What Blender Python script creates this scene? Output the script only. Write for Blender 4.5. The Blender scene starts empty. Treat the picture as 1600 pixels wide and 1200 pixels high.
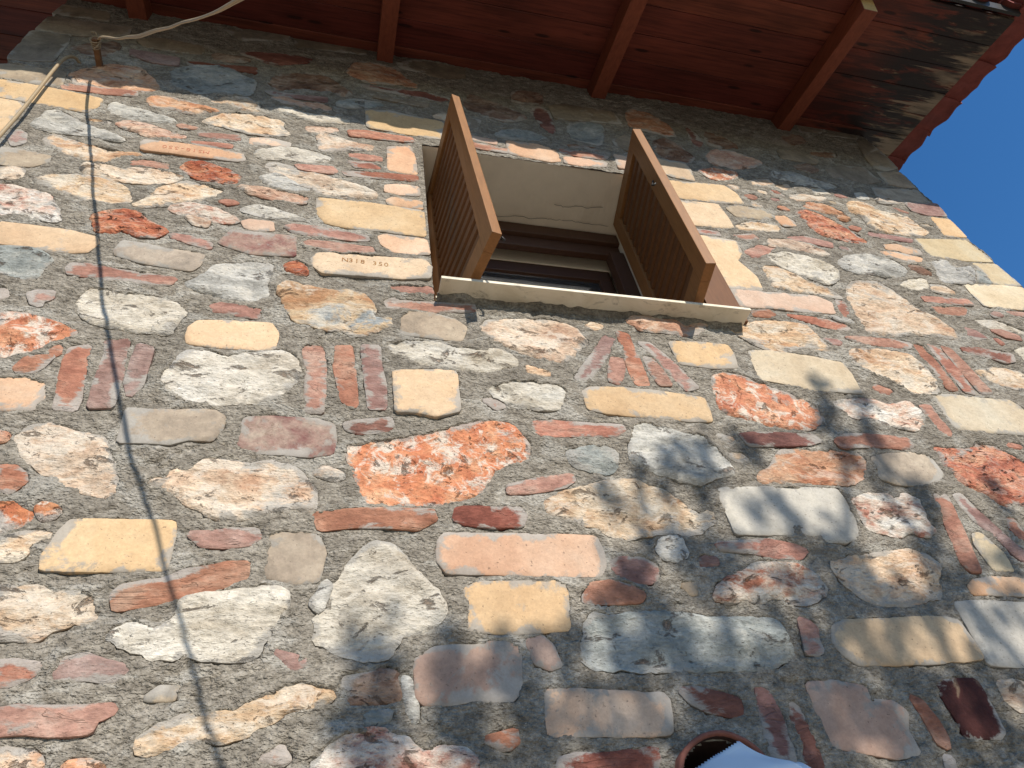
import bpy, bmesh, math, random
import numpy as np
from mathutils import Vector, Matrix, geometry
R = math.radians
random.seed(7)

# ---------------------------------------------------------------- camera
D = 1.35          # metres from the lens to the wall
ZC = 1.55         # lens height
scene = bpy.context.scene
cd = bpy.data.cameras.new('camera'); cam = bpy.data.objects.new('camera', cd)
scene.collection.objects.link(cam); scene.camera = cam
cd.sensor_width = 36; cd.lens = 36 * 1150 / 1600; cd.clip_start = 0.02; cd.clip_end = 3000
Hx = (0.96936551, 0.06953008, 0.23557603)      # wall's right, up and inward axes seen from the camera
Vx = (-0.12427002, -0.6884559, 0.71455261)
Nx = (-0.21186661, 0.72193769, 0.65872491)
cr = Vector((Hx[0], Nx[0], Vx[0])); cu = -Vector((Hx[1], Nx[1], Vx[1])); cb = -Vector((Hx[2], Nx[2], Vx[2]))
m = Matrix((cr, cu, cb)).transposed().to_4x4(); m.translation = (0, -D, ZC)
cam.matrix_world = m

# ---------------------------------------------------------------- sky and sun
SUN = Vector((0.21, -1.0, 0.66)).normalized()
world = bpy.data.worlds.new('World'); scene.world = world; world.use_nodes = True
wn = world.node_tree.nodes; wl = world.node_tree.links
bg = wn['Background']; bg.inputs[1].default_value = 0.13
sky = wn.new('ShaderNodeTexSky'); sky.sky_type = 'NISHITA'; sky.sun_disc = False
sky.sun_elevation = math.asin(SUN.z); sky.sun_rotation = math.atan2(SUN.x, SUN.y)
sky.air_density = 1.0; sky.dust_density = 0.15; sky.ozone_density = 3.0
hsky = wn.new('ShaderNodeHueSaturation'); hsky.inputs['Saturation'].default_value = 1.27; hsky.inputs['Hue'].default_value = 0.503
wl.new(sky.outputs[0], hsky.inputs['Color']); wl.new(hsky.outputs[0], bg.inputs[0])
sd = bpy.data.lights.new('sun', 'SUN'); sd.energy = 4.6; sd.angle = R(0.53); sd.color = (1.0, 0.94, 0.845)
sun = bpy.data.objects.new('sun', sd); scene.collection.objects.link(sun)
sun.rotation_euler = SUN.to_track_quat('Z', 'Y').to_euler(); sun.location = (3, -6, 9)
vs = scene.view_settings; vs.view_transform = 'Standard'; vs.look = 'None'; vs.gamma = 1; vs.exposure = 0.42
vs.use_curve_mapping = False

C = scene.collection
def W(u, v, w=0.0): return Vector((u * D, -w * D, ZC + v * D))   # wall axes in units of D: right, up, out of the wall

# ---------------------------------------------------------------- helpers
def hash2(i, j, s):
    n = (i.astype(np.int64) * 374761393 + j.astype(np.int64) * 668265263 + s * 982451653) & 0x7fffffff
    n = ((n ^ (n >> 13)) * 1274126177) & 0x7fffffff
    n = ((n ^ (n >> 16)) * 461845907) & 0x7fffffff
    return (n & 0xffff) / 32767.5 - 1.0
def vn(x, y, s=0):
    x = np.asarray(x, float); y = np.asarray(y, float)
    i = np.floor(x); j = np.floor(y); fx = x - i; fy = y - j
    fx = fx * fx * fx * (fx * (fx * 6 - 15) + 10); fy = fy * fy * fy * (fy * (fy * 6 - 15) + 10)
    a = hash2(i, j, s); b = hash2(i + 1, j, s); c = hash2(i, j + 1, s); d = hash2(i + 1, j + 1, s)
    return (a * (1 - fx) + b * fx) * (1 - fy) + (c * (1 - fx) + d * fx) * fy
def fbm(x, y, s=0, o=3, g=0.5):
    t = 0; a = 1.0; n = 0
    for k in range(o):
        t = t + a * vn(x * 2 ** k + 17.3 * k, y * 2 ** k - 9.1 * k, s + k); n += a; a *= g
    return t / n

def link(name, me, mat=None, parent=None, loc=None):
    o = bpy.data.objects.new(name, me); C.objects.link(o)
    if mat is not None and me is not None: me.materials.append(mat)
    if parent is not None: o.parent = parent
    if loc is not None: o.location = loc
    return o
def empty(name, loc=(0, 0, 0), parent=None):
    o = bpy.data.objects.new(name, None); C.objects.link(o); o.location = loc; o.parent = parent; o.empty_display_size = 0.1
    return o
def tag(o, label, cat=None, group=None, kind=None):
    if label: o['label'] = label
    if cat: o['category'] = cat
    if group: o['group'] = group
    if kind: o['kind'] = kind
    return o
def pymesh(name, v, f, smooth=False):
    me = bpy.data.meshes.new(name); me.from_pydata([tuple(p) for p in v], [], f); me.update()
    if smooth: me.polygons.foreach_set('use_smooth', [True] * len(me.polygons))
    return me
def boxmesh(name, c, bevel=0.0, seg=2):
    """c: 8 corners, bottom four then top four"""
    bm = bmesh.new(); vs_ = [bm.verts.new(p) for p in c]
    for f in ((0, 3, 2, 1), (4, 5, 6, 7), (0, 1, 5, 4), (1, 2, 6, 5), (2, 3, 7, 6), (3, 0, 4, 7)):
        bm.faces.new([vs_[k] for k in f])
    bmesh.ops.recalc_face_normals(bm, faces=bm.faces)
    if bevel: bmesh.ops.bevel(bm, geom=bm.edges[:], offset=bevel, segments=seg, affect='EDGES', profile=0.6)
    me = bpy.data.meshes.new(name); bm.to_mesh(me); bm.free(); return me
def box(name, lo, hi, mat, parent=None, bevel=0.0, xf=None):
    c = [(lo[0], lo[1], lo[2]), (hi[0], lo[1], lo[2]), (hi[0], hi[1], lo[2]), (lo[0], hi[1], lo[2]),
         (lo[0], lo[1], hi[2]), (hi[0], lo[1], hi[2]), (hi[0], hi[1], hi[2]), (lo[0], hi[1], hi[2])]
    if xf: c = [xf(*p) for p in c]
    return link(name, boxmesh(name, c, bevel), mat, parent)
def joinbm(name, metas, mat, parent=None):
    bm = bmesh.new()
    for me in metas: bm.from_mesh(me); bpy.data.meshes.remove(me)
    me = bpy.data.meshes.new(name); bm.to_mesh(me); bm.free()
    return link(name, me, mat, parent)
def tube(path, rad, seg=8, cap=True):
    P = [Vector(p) for p in path]; n = len(P); v = []; f = []
    if not hasattr(rad, '__len__'): rad = [rad] * n
    t0 = (P[1] - P[0]).normalized(); a = t0.orthogonal().normalized()
    for i in range(n):
        t = (P[min(i + 1, n - 1)] - P[max(i - 1, 0)]).normalized()
        a = (a - t * a.dot(t)).normalized(); b = t.cross(a)
        for k in range(seg):
            q = 2 * math.pi * k / seg
            v.append(P[i] + (a * math.cos(q) + b * math.sin(q)) * rad[i])
    for i in range(n - 1):
        for k in range(seg):
            f.append((i * seg + k, i * seg + (k + 1) % seg, (i + 1) * seg + (k + 1) % seg, (i + 1) * seg + k))
    if cap: f.append(tuple(range(seg))[::-1]); f.append(tuple((n - 1) * seg + k for k in range(seg)))
    return v, f
def spline(pts, n):
    P = [Vector(p) for p in pts]; out = []
    for i in range(len(P) - 1):
        p0 = P[max(i - 1, 0)]; p1 = P[i]; p2 = P[i + 1]; p3 = P[min(i + 2, len(P) - 1)]
        for k in range(n):
            t = k / n
            out.append(0.5 * ((2 * p1) + (p2 - p0) * t + (2 * p0 - 5 * p1 + 4 * p2 - p3) * t * t + (3 * p1 - p0 - 3 * p2 + p3) * t ** 3))
    out.append(P[-1]); return out

# ---------------------------------------------------------------- materials
def lin(c, k=1.0):
    o = []
    for x in c:
        x = x / 255.0; o.append(k * (x / 12.92 if x <= 0.04045 else ((x + 0.055) / 1.055) ** 2.4))
    return tuple(o) + (1.0,)
class NT:
    def __init__(s, name):
        s.m = bpy.data.materials.new(name); s.m.use_nodes = True; s.t = s.m.node_tree; s.n = s.t.nodes
        s.p = s.n['Principled BSDF']; s.p.inputs['Specular IOR Level'].default_value = 0.25
    def link(s, a, b): s.t.links.new(a, b)
    def set(s, sock, v):
        if isinstance(v, bpy.types.NodeSocket): s.link(v, sock)
        elif v is not None: sock.default_value = v
    def noise(s, vec, scale, detail=4, rough=0.6, dist=0.0):
        n = s.n.new('ShaderNodeTexNoise'); s.set(n.inputs['Vector'], vec); n.inputs['Scale'].default_value = scale
        n.inputs['Detail'].default_value = detail; n.inputs['Roughness'].default_value = rough; n.inputs['Distortion'].default_value = dist
        return n.outputs[0]
    def voro(s, vec, scale):
        n = s.n.new('ShaderNodeTexVoronoi'); s.set(n.inputs['Vector'], vec); n.inputs['Scale'].default_value = scale; return n.outputs[0]
    def math(s, op, a, b=0.0, c=0.0, clamp=False):
        n = s.n.new('ShaderNodeMath'); n.operation = op; n.use_clamp = clamp
        s.set(n.inputs[0], a); s.set(n.inputs[1], b); s.set(n.inputs[2], c); return n.outputs[0]
    def mr(s, v, a, b, c=0.0, d=1.0, smooth=False):
        n = s.n.new('ShaderNodeMapRange'); n.clamp = True
        if smooth: n.interpolation_type = 'SMOOTHSTEP'
        s.set(n.inputs[0], v); n.inputs[1].default_value = a; n.inputs[2].default_value = b
        n.inputs[3].default_value = c; n.inputs[4].default_value = d; return n.outputs[0]
    def ramp(s, v, stops):
        n = s.n.new('ShaderNodeValToRGB'); s.set(n.inputs[0], v); e = n.color_ramp.elements
        while len(e) < len(stops): e.new(0.5)
        for k, (p, c) in enumerate(stops): e[k].position = p; e[k].color = c
        return n.outputs[0]
    def mix(s, f, a, b, mode='MIX'):
        n = s.n.new('ShaderNodeMix'); n.data_type = 'RGBA'; n.blend_type = mode
        s.set(n.inputs[0], f); s.set(n.inputs[6], a); s.set(n.inputs[7], b); return n.outputs[2]
    def scalevec(s, vec, sc):
        n = s.n.new('ShaderNodeVectorMath'); n.operation = 'MULTIPLY'; s.set(n.inputs[0], vec); n.inputs[1].default_value = sc; return n.outputs[0]
    def addvec(s, a, b):
        n = s.n.new('ShaderNodeVectorMath'); n.operation = 'ADD'; s.set(n.inputs[0], a); s.set(n.inputs[1], b); return n.outputs[0]
    def bump(s, h, strength, dist):
        n = s.n.new('ShaderNodeBump'); n.inputs['Strength'].default_value = strength; n.inputs['Distance'].default_value = dist
        s.set(n.inputs['Height'], h); s.link(n.outputs[0], s.p.inputs['Normal'])
    def obj(s): return s.n.new('ShaderNodeTexCoord').outputs['Object']
    def rand(s): return s.n.new('ShaderNodeObjectInfo').outputs['Random']
    def attr(s, name):
        n = s.n.new('ShaderNodeAttribute'); n.attribute_name = name; return n.outputs['Fac']

KA = 0.60
CEM = (lin((140, 133, 122), 0.60), lin((198, 192, 182), 0.60))
def stone_mat(name, c1, c2, c3, scale=9, stretch=(1, 1, 1.0), pos=(0.36, 0.5, 0.64), smear=0.0, pore=0.35, bump=0.5, contrast=1.0, fib=0.25, detail=10, rnd=0.14, pale=0.0, crack=0.0, rough=0.68, hue=(0.498, 0.509), sat=(0.70, 0.94), brown_shade=0.0):
    t = NT(name); o = t.obj(); r = t.rand()
    off = t.n.new('ShaderNodeCombineXYZ')
    t.link(t.math('MULTIPLY', r, 91.0), off.inputs[0]); t.link(t.math('MULTIPLY', r, 57.0), off.inputs[1]); t.link(t.math('MULTIPLY', r, 133.0), off.inputs[2])
    vec = t.addvec(t.scalevec(o, stretch), off.outputs[0])
    n1 = t.noise(vec, scale, detail, rough, 0.5)
    col = t.ramp(n1, [(pos[0], lin(c1, KA)), (pos[1], lin(c2, KA)), (pos[2], lin(c3, KA))])
    n2 = t.noise(vec, scale * 4.2, 4, 0.66)
    fine = t.noise(t.scalevec(vec, (0.9, 1, 1.15)), 85, 2.5, 0.6, 0.3)
    v = t.math('MULTIPLY', t.mr(n2, 0.25, 0.75, 1 - 0.24 * contrast, 1 + 0.18 * contrast), t.mr(fine, 0.3, 0.7, 1 - fib, 1 + fib * 0.7))
    v = t.math('MULTIPLY', v, t.mr(r, 0, 1, 1 - rnd, 1 + rnd * 0.6))
    hs = t.n.new('ShaderNodeHueSaturation'); t.link(col, hs.inputs['Color']); t.link(v, hs.inputs['Value'])
    r2 = t.math('FRACT', t.math('MULTIPLY', r, 17.31)); t.link(t.mr(r2, 0, 1, sat[0], sat[1]), hs.inputs['Saturation'])
    t.link(t.mr(t.math('FRACT', t.math('MULTIPLY', r, 41.7)), 0, 1, hue[0], hue[1]), hs.inputs['Hue'])
    col = hs.outputs[0]
    if pale:      # lime and calcite patches
        pn_ = t.noise(vec, scale * 1.7, 8, 0.72, 0.7)
        col = t.mix(t.mr(pn_, 0.50, 0.58, 0, pale), col, lin((246, 236, 218), KA))
    if brown_shade:      # brown rough patches, with fissure shadow painted into the colour
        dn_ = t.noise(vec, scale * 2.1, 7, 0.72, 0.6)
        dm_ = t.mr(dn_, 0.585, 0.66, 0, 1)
        col = t.mix(t.math('MULTIPLY', dm_, brown_shade), col, t.mix(n2, lin((92, 62, 40), KA), lin((168, 118, 74), KA)))
    pn = t.noise(vec, 150, 2, 0.5)
    pores = t.mr(pn, 0.66, 0.74, 0.0, pore)
    col = t.mix(pores, col, (0.06, 0.042, 0.03, 1))
    hgt = t.math('ADD', t.math('MULTIPLY', n2, 0.9), t.math('ADD', t.math('MULTIPLY', fine, 0.45), t.math('MULTIPLY', pores, -0.6)))
    if brown_shade: hgt = t.math('SUBTRACT', hgt, t.math('MULTIPLY', dm_, 0.8))
    if crack:     # bedding fissures
        cn_ = t.noise(t.scalevec(vec, (0.7, 1, 1.4)), 9, 4, 0.6, 0.9)
        ck = t.math('MULTIPLY', t.mr(t.math('ABSOLUTE', t.math('SUBTRACT', cn_, 0.5)), 0.0, 0.010, 1, 0), t.mr(n1, 0.46, 0.56, 0, 1))
        col = t.mix(t.math('MULTIPLY', ck, crack), col, (0.12, 0.075, 0.045, 1)); hgt = t.math('SUBTRACT', hgt, t.math('MULTIPLY', ck, 0.9))
    e = t.attr('edge')
    sn = t.noise(vec, 16, 8, 0.72, 0.4); sn2 = t.noise(vec, 7, 6, 0.62, 0.5)
    sm = t.math('ADD', t.math('ADD', t.math('MULTIPLY', sn, 0.55), t.math('MULTIPLY', sn2, 0.45)), t.math('MULTIPLY', t.mr(e, 0, 1, 1, 0), t.mr(sn2, 0.38, 0.60, 0.0, 0.20)))
    smk = t.mr(sm, 0.575 - smear, 0.635 - smear, 0, 0.85)
    cem = t.mix(t.mr(sn2, 0.35, 0.65), CEM[0], CEM[1])
    col = t.mix(smk, col, cem)
    gr = t.noise(o, 210, 4, 0.7)
    hs2 = t.n.new('ShaderNodeHueSaturation'); t.link(col, hs2.inputs['Color']); t.link(t.mr(gr, 0.3, 0.7, 0.90, 1.08), hs2.inputs['Value'])
    t.link(hs2.outputs[0], t.p.inputs['Base Color'])
    t.p.inputs['Roughness'].default_value = 0.92
    t.bump(hgt, bump, 0.009)
    return t.m
BR = dict(scale=5, fib=0.09, bump=0.16, contrast=0.45, pore=0.55, pos=(0.3, 0.5, 0.7), rough=0.6, hue=(0.496, 0.502))
RB = dict(scale=10, stretch=(0.7, 1, 1.3), fib=0.2, bump=0.6, smear=0.0, crack=0.12)
ST = dict(scale=8, stretch=(0.75, 1, 1.3), fib=0.24, bump=1.0, pale=0.5, crack=0.0, hue=(0.499, 0.504), brown_shade=0.55)
KIND = {
 'Y': ('yellow_firebrick', (228, 184, 128), (242, 202, 148), (248, 214, 166), BR),
 'C': ('cream_firebrick', (222, 192, 142), (236, 210, 164), (244, 226, 188), BR),
 'P': ('peach_firebrick', (226, 168, 122), (240, 190, 146), (246, 208, 172), BR),
 'F': ('buff_grey_brick', (160, 142, 118), (198, 174, 142), (218, 196, 162), dict(BR, contrast=0.9, scale=8, smear=0.03)),
 'K': ('grey_brown_shaded_brick', (132, 117, 98), (164, 146, 122), (190, 170, 142), dict(BR, contrast=0.9, scale=8)),  # grey-brown bricks, and buff ones with eave shade put into the colour
 'R': ('red_brick', (170, 100, 74), (198, 126, 96), (214, 160, 132), RB),
 'D': ('dark_red_brick', (122, 62, 46), (150, 82, 62), (176, 108, 86), RB),
 'U': ('pink_brown_brick', (154, 104, 92), (180, 134, 120), (200, 162, 148), RB),
 'M': ('maroon_mottled_brick', (136, 66, 66), (184, 148, 130), (208, 188, 164), dict(BR, scale=14, contrast=1.0, smear=0.04, crack=0.5, rough=0.7)),
 'A': ('pale_rose_brick', (184, 146, 124), (204, 166, 142), (216, 184, 162), dict(BR, smear=0.03)),
 'H': ('pale_grey_slab', (200, 191, 174), (220, 211, 194), (230, 219, 196), dict(BR)),
 'I': ('glazed_maroon_brick', (74, 32, 28), (96, 44, 36), (190, 154, 116), dict(BR, scale=16, pos=(0.4, 0.60, 0.72), bump=0.4, smear=-0.12)),
 'N': ('peach_stone', (200, 118, 74), (226, 162, 116), (242, 200, 160), dict(ST, pale=0.35)),
 'O': ('orange_veined_stone', (206, 104, 50), (226, 136, 78), (240, 180, 130), dict(ST, scale=10, pos=(0.34, 0.5, 0.66), stretch=(1, 1, 1.1), pale=0.8, brown_shade=0.22, sat=(0.82, 0.93), hue=(0.499, 0.506))),
 'Q': ('rust_orange_stone', (180, 82, 42), (218, 118, 68), (238, 170, 122), dict(ST, scale=14, bump=1.3, fib=0.3, pale=0.25, sat=(0.84, 0.95), hue=(0.499, 0.505))),
 'V': ('white_orange_stone', (204, 108, 60), (238, 198, 166), (246, 236, 220), dict(ST, scale=11, pos=(0.4, 0.5, 0.6), pale=0.6)),
 'T': ('tan_limestone', (204, 148, 100), (238, 200, 158), (244, 225, 198), dict(ST, smear=0.02)),
 'J': ('grey_tan_stone', (178, 182, 180), (232, 196, 150), (210, 146, 92), dict(ST, scale=6, pos=(0.4, 0.47, 0.62))),
 'W': ('white_limestone', (200, 182, 154), (230, 216, 192), (242, 232, 214), dict(ST)),
 'G': ('grey_marble', (166, 161, 150), (202, 197, 186), (224, 217, 204), dict(ST, stretch=(0.75, 1, 1.2), pale=0.4)),
 'B': ('blue_grey_slate', (138, 142, 137), (168, 171, 164), (194, 193, 184), dict(ST, stretch=(0.75, 1, 1.2), pale=0.2)),
 'E': ('brown_stone', (112, 74, 52), (156, 110, 80), (188, 152, 120), dict(ST, pale=0.2)),
}
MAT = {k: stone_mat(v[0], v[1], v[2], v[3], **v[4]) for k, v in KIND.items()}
BRICKS = set('YCPFKRDUMAHI')

def mortar_mat():
    t = NT('cement_mortar'); o = t.obj()
    a = t.noise(o, 2.2, 5, 0.65); b = t.noise(t.scalevec(o, (0.8, 1, 1.25)), 34, 5, 0.68, 0.3); g = t.noise(o, 125, 3, 0.62); s = t.noise(o, 260, 2, 0.5)
    col = t.ramp(b, [(0.30, lin((122, 113, 100), 0.62)), (0.5, lin((156, 147, 133), 0.62)), (0.70, lin((184, 175, 160), 0.62))])
    film = t.mr(t.noise(t.scalevec(o, (0.8, 1, 1.3)), 7.5, 8, 0.68, 0.5), 0.52, 0.60, 0, 0.62, True)
    col = t.mix(film, col, lin((196, 190, 178), 0.62))
    v = t.math('MULTIPLY', t.mr(a, 0.32, 0.68, 0.80, 1.16), t.mr(g, 0.3, 0.7, 0.74, 1.26))
    hs = t.n.new('ShaderNodeHueSaturation'); t.link(col, hs.inputs['Color']); t.link(v, hs.inputs['Value'])
    col = t.mix(t.mr(s, 0.68, 0.74, 0, 0.6), hs.outputs[0], lin((228, 220, 205), 0.6))
    col = t.mix(t.mr(s, 0.33, 0.26, 0, 0.55), col, (0.05, 0.045, 0.04, 1))
    t.link(col, t.p.inputs['Base Color']); t.p.inputs['Roughness'].default_value = 0.95
    lump = t.noise(t.scalevec(o, (0.8, 1, 1.25)), 66, 2, 0.55, 0.3); grit = t.noise(t.scalevec(o, (0.85, 1, 1.15)), 165, 1.5, 0.5, 0.3)
    pit = t.mr(t.noise(t.scalevec(o, (0.75, 1, 1.4)), 120, 2, 0.55), 0.30, 0.42, -1, 0)
    h = t.math('ADD', t.math('MULTIPLY', grit, 0.55), t.math('ADD', t.math('MULTIPLY', lump, 0.85), t.math('MULTIPLY', pit, 0.25)))
    t.bump(h, 1.0, 0.0125)
    return t.m
M_MORTAR = mortar_mat()
def plain(name, c, rough=0.7, nscale=20, amt=0.15, stretch=(1, 1, 1), bump=0.15, spec=0.3, dist=0.003):
    t = NT(name); o = t.obj(); n = t.noise(t.scalevec(o, stretch), nscale, 6, 0.65, 0.3)
    hs = t.n.new('ShaderNodeHueSaturation'); hs.inputs['Color'].default_value = (*c, 1)
    t.link(t.mr(n, 0.25, 0.75, 1 - amt, 1 + amt), hs.inputs['Value']); t.link(hs.outputs[0], t.p.inputs['Base Color'])
    t.p.inputs['Roughness'].default_value = rough; t.p.inputs['Specular IOR Level'].default_value = spec
    if bump: t.bump(n, bump, dist)
    return t.m
M_PLASTER = plain('cream_plaster', (0.78, 0.70, 0.58), 0.9, 9, 0.07, bump=0.2, spec=0.2)
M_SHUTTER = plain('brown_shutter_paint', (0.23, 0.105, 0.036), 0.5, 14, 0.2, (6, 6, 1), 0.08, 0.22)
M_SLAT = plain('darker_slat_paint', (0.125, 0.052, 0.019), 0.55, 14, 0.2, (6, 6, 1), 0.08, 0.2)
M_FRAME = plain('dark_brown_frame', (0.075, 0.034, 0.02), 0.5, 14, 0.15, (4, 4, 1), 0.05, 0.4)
M_IRON = plain('dark_iron', (0.03, 0.027, 0.025), 0.5, 60, 0.3, bump=0.2)
M_RUST = plain('rusty_iron', (0.17, 0.085, 0.04), 0.8, 60, 0.35, bump=0.3)
M_CABLE = plain('tan_cable', (0.30, 0.225, 0.135), 0.55, 40, 0.15, bump=0.05)
M_INTERIOR = plain('interior_plaster', (0.35, 0.33, 0.30), 0.9, 6, 0.1)
M_TILE = plain('red_roof_tile', (0.20, 0.05, 0.04), 0.8, 18, 0.3, bump=0.3, dist=0.004)
M_RAFTER = plain('red_stained_rafter', (0.17, 0.044, 0.022), 0.65, 9, 0.3, (9, 1, 9), 0.2)
M_ENDGRAIN = plain('bare_end_grain', (0.46, 0.30, 0.12), 0.8, 30, 0.25)
M_CRACK = plain('plaster_crack', (0.05, 0.04, 0.03), 0.9, 10, 0.1, bump=0)
def marble():
    t = NT('sill_marble'); o = t.obj(); n = t.noise(t.scalevec(o, (1, 1, 1)), 6, 7, 0.65, 0.8)
    col = t.ramp(n, [(0.3, (0.50, 0.43, 0.31, 1)), (0.5, (0.63, 0.56, 0.43, 1)), (0.7, (0.70, 0.64, 0.52, 1))])
    st = t.noise(t.scalevec(o, (1, 2, 2)), 14, 7, 0.7, 0.6)
    col = t.mix(t.mr(st, 0.56, 0.66, 0, 0.55), col, (0.16, 0.14, 0.11, 1))
    t.link(col, t.p.inputs['Base Color']); t.p.inputs['Roughness'].default_value = 0.45
    return t.m
M_MARBLE = marble()
def boardmat():
    t = NT('red_soffit_board'); o = t.obj()
    sx = t.n.new('ShaderNodeSeparateXYZ'); t.link(o, sx.inputs[0])
    grain = t.noise(t.scalevec(o, (1.0, 22, 22)), 4, 6, 0.6, 0.4)
    red = t.ramp(grain, [(0.3, (0.075, 0.015, 0.012, 1)), (0.6, (0.155, 0.031, 0.022, 1))])
    kn = t.voro(t.scalevec(o, (2.2, 9, 9)), 1.6)
    rb = t.rand(); hb_ = t.n.new('ShaderNodeHueSaturation'); t.link(red, hb_.inputs['Color']); t.link(t.math('MULTIPLY', t.mr(rb, 0, 1, 0.75, 1.15), t.mr(t.noise(t.scalevec(o, (1.2, 4, 4)), 1.5, 4, 0.6), 0.3, 0.7, 0.6, 1.3)), hb_.inputs['Value']); t.link(t.mr(rb, 0, 1, 0.500, 0.511), hb_.inputs['Hue']); red = hb_.outputs[0]
    red = t.mix(t.mr(kn, 0.10, 0.16, 0.85, 0), red, (0.02, 0.006, 0.005, 1))
    streak = t.noise(t.scalevec(o, (1.6, 13, 13)), 2.2, 7, 0.68, 0.5)
    k = t.math('ADD', t.mr(sx.outputs[0], 2.3, 3.14, -0.16, 0.15), streak)
    bare = t.mr(k, 0.60, 0.66, 0, 1)
    wood = t.ramp(t.noise(t.scalevec(o, (1.2, 40, 40)), 4, 6, 0.6), [(0.3, (0.20, 0.12, 0.065, 1)), (0.7, (0.36, 0.25, 0.15, 1))])
    mold = t.mr(t.math('ADD', t.noise(t.scalevec(o, (1.3, 7, 7)), 2.6, 7, 0.66, 0.6), t.mr(sx.outputs[0], 2.2, 2.9, -0.1, 0.06)), 0.44, 0.54, 0, 0.94)
    tip = t.mr(t.math('ADD', sx.outputs[0], t.math('MULTIPLY', t.noise(t.scalevec(o, (0.5, 9, 9)), 3, 7, 0.7, 0.4), 1.1)), 3.53, 3.60, 0, 0.8)
    col = t.mix(bare, red, wood)
    col = t.mix(t.math('MULTIPLY', mold, t.mr(sx.outputs[0], 2.3, 2.75)), col, (0.018, 0.014, 0.014, 1))
    tip = t.math('MULTIPLY', tip, t.mr(t.noise(t.scalevec(o, (0.8, 3.2, 3.2)), 2.2, 4, 0.6), 0.42, 0.54))
    col = t.mix(tip, col, (0.30, 0.22, 0.15, 1))
    t.link(col, t.p.inputs['Base Color']); t.p.inputs['Roughness'].default_value = 0.6
    t.bump(grain, 0.25, 0.003); return t.m
M_BOARD = boardmat()
def glassmat():
    t = NT('window_glass'); t.p.inputs['Base Color'].default_value = (0.6, 0.62, 0.64, 1); t.p.inputs['Roughness'].default_value = 0.06
    t.p.inputs['Transmission Weight'].default_value = 0.95; t.p.inputs['IOR'].default_value = 1.45; return t.m
M_GLASS = glassmat()
M_ADDED_SHEET = plain('added_grey_sheet', (0.20, 0.19, 0.18), 0.9, 8, 0.15, (6, 1, 1))

# ---------------------------------------------------------------- ground
M_GROUND = plain('dry_garden_soil', (0.17, 0.145, 0.10), 0.95, 3, 0.3, bump=0.3, dist=0.01)
M_BOUNCE_PAVING = plain('pale_bounce_paving', (0.55, 0.50, 0.42), 0.9, 4, 0.15, bump=0.2, dist=0.004)
gv = []; gf = []
gx = np.concatenate([[-1500, -300, -60, -20], np.linspace(-10, 12, 45), [25, 60, 300, 1500]])
gy = np.concatenate([[-1500, -300, -60, -20], np.linspace(-12, 6, 37), [25, 60, 300, 1500]])
for y in gy:
    for x in gx: gv.append((x, y, 0.02 * float(vn(x * 0.8, y * 0.8, 5)) - 0.02))
for j in range(len(gy) - 1):
    for i in range(len(gx) - 1):
        a = j * len(gx) + i; gf.append((a, a + 1, a + 1 + len(gx), a + len(gx)))
g = link('ground', pymesh('ground', gv, gf, True), M_GROUND); g['kind'] = 'structure'
pv = box('bounce_pavement', (-2.6, -2.7, 0.0), (4.2, -0.03, 0.05), M_BOUNCE_PAVING, None, 0.012); pv['kind'] = 'structure'  # unseen slab, added pale to bounce light up at reveal and eaves

# ---------------------------------------------------------------- the house
house = empty('stone_house')
tag(house, 'rubble stone and brick house wall with small shuttered window under red timber eaves', 'house')
XL, XR = -0.945 * D, 2.150 * D
TOP = 2.83
WU0, WU1, WV0, WV1 = 0.207, 0.912, 1.342, 2.122    # window opening

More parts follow.
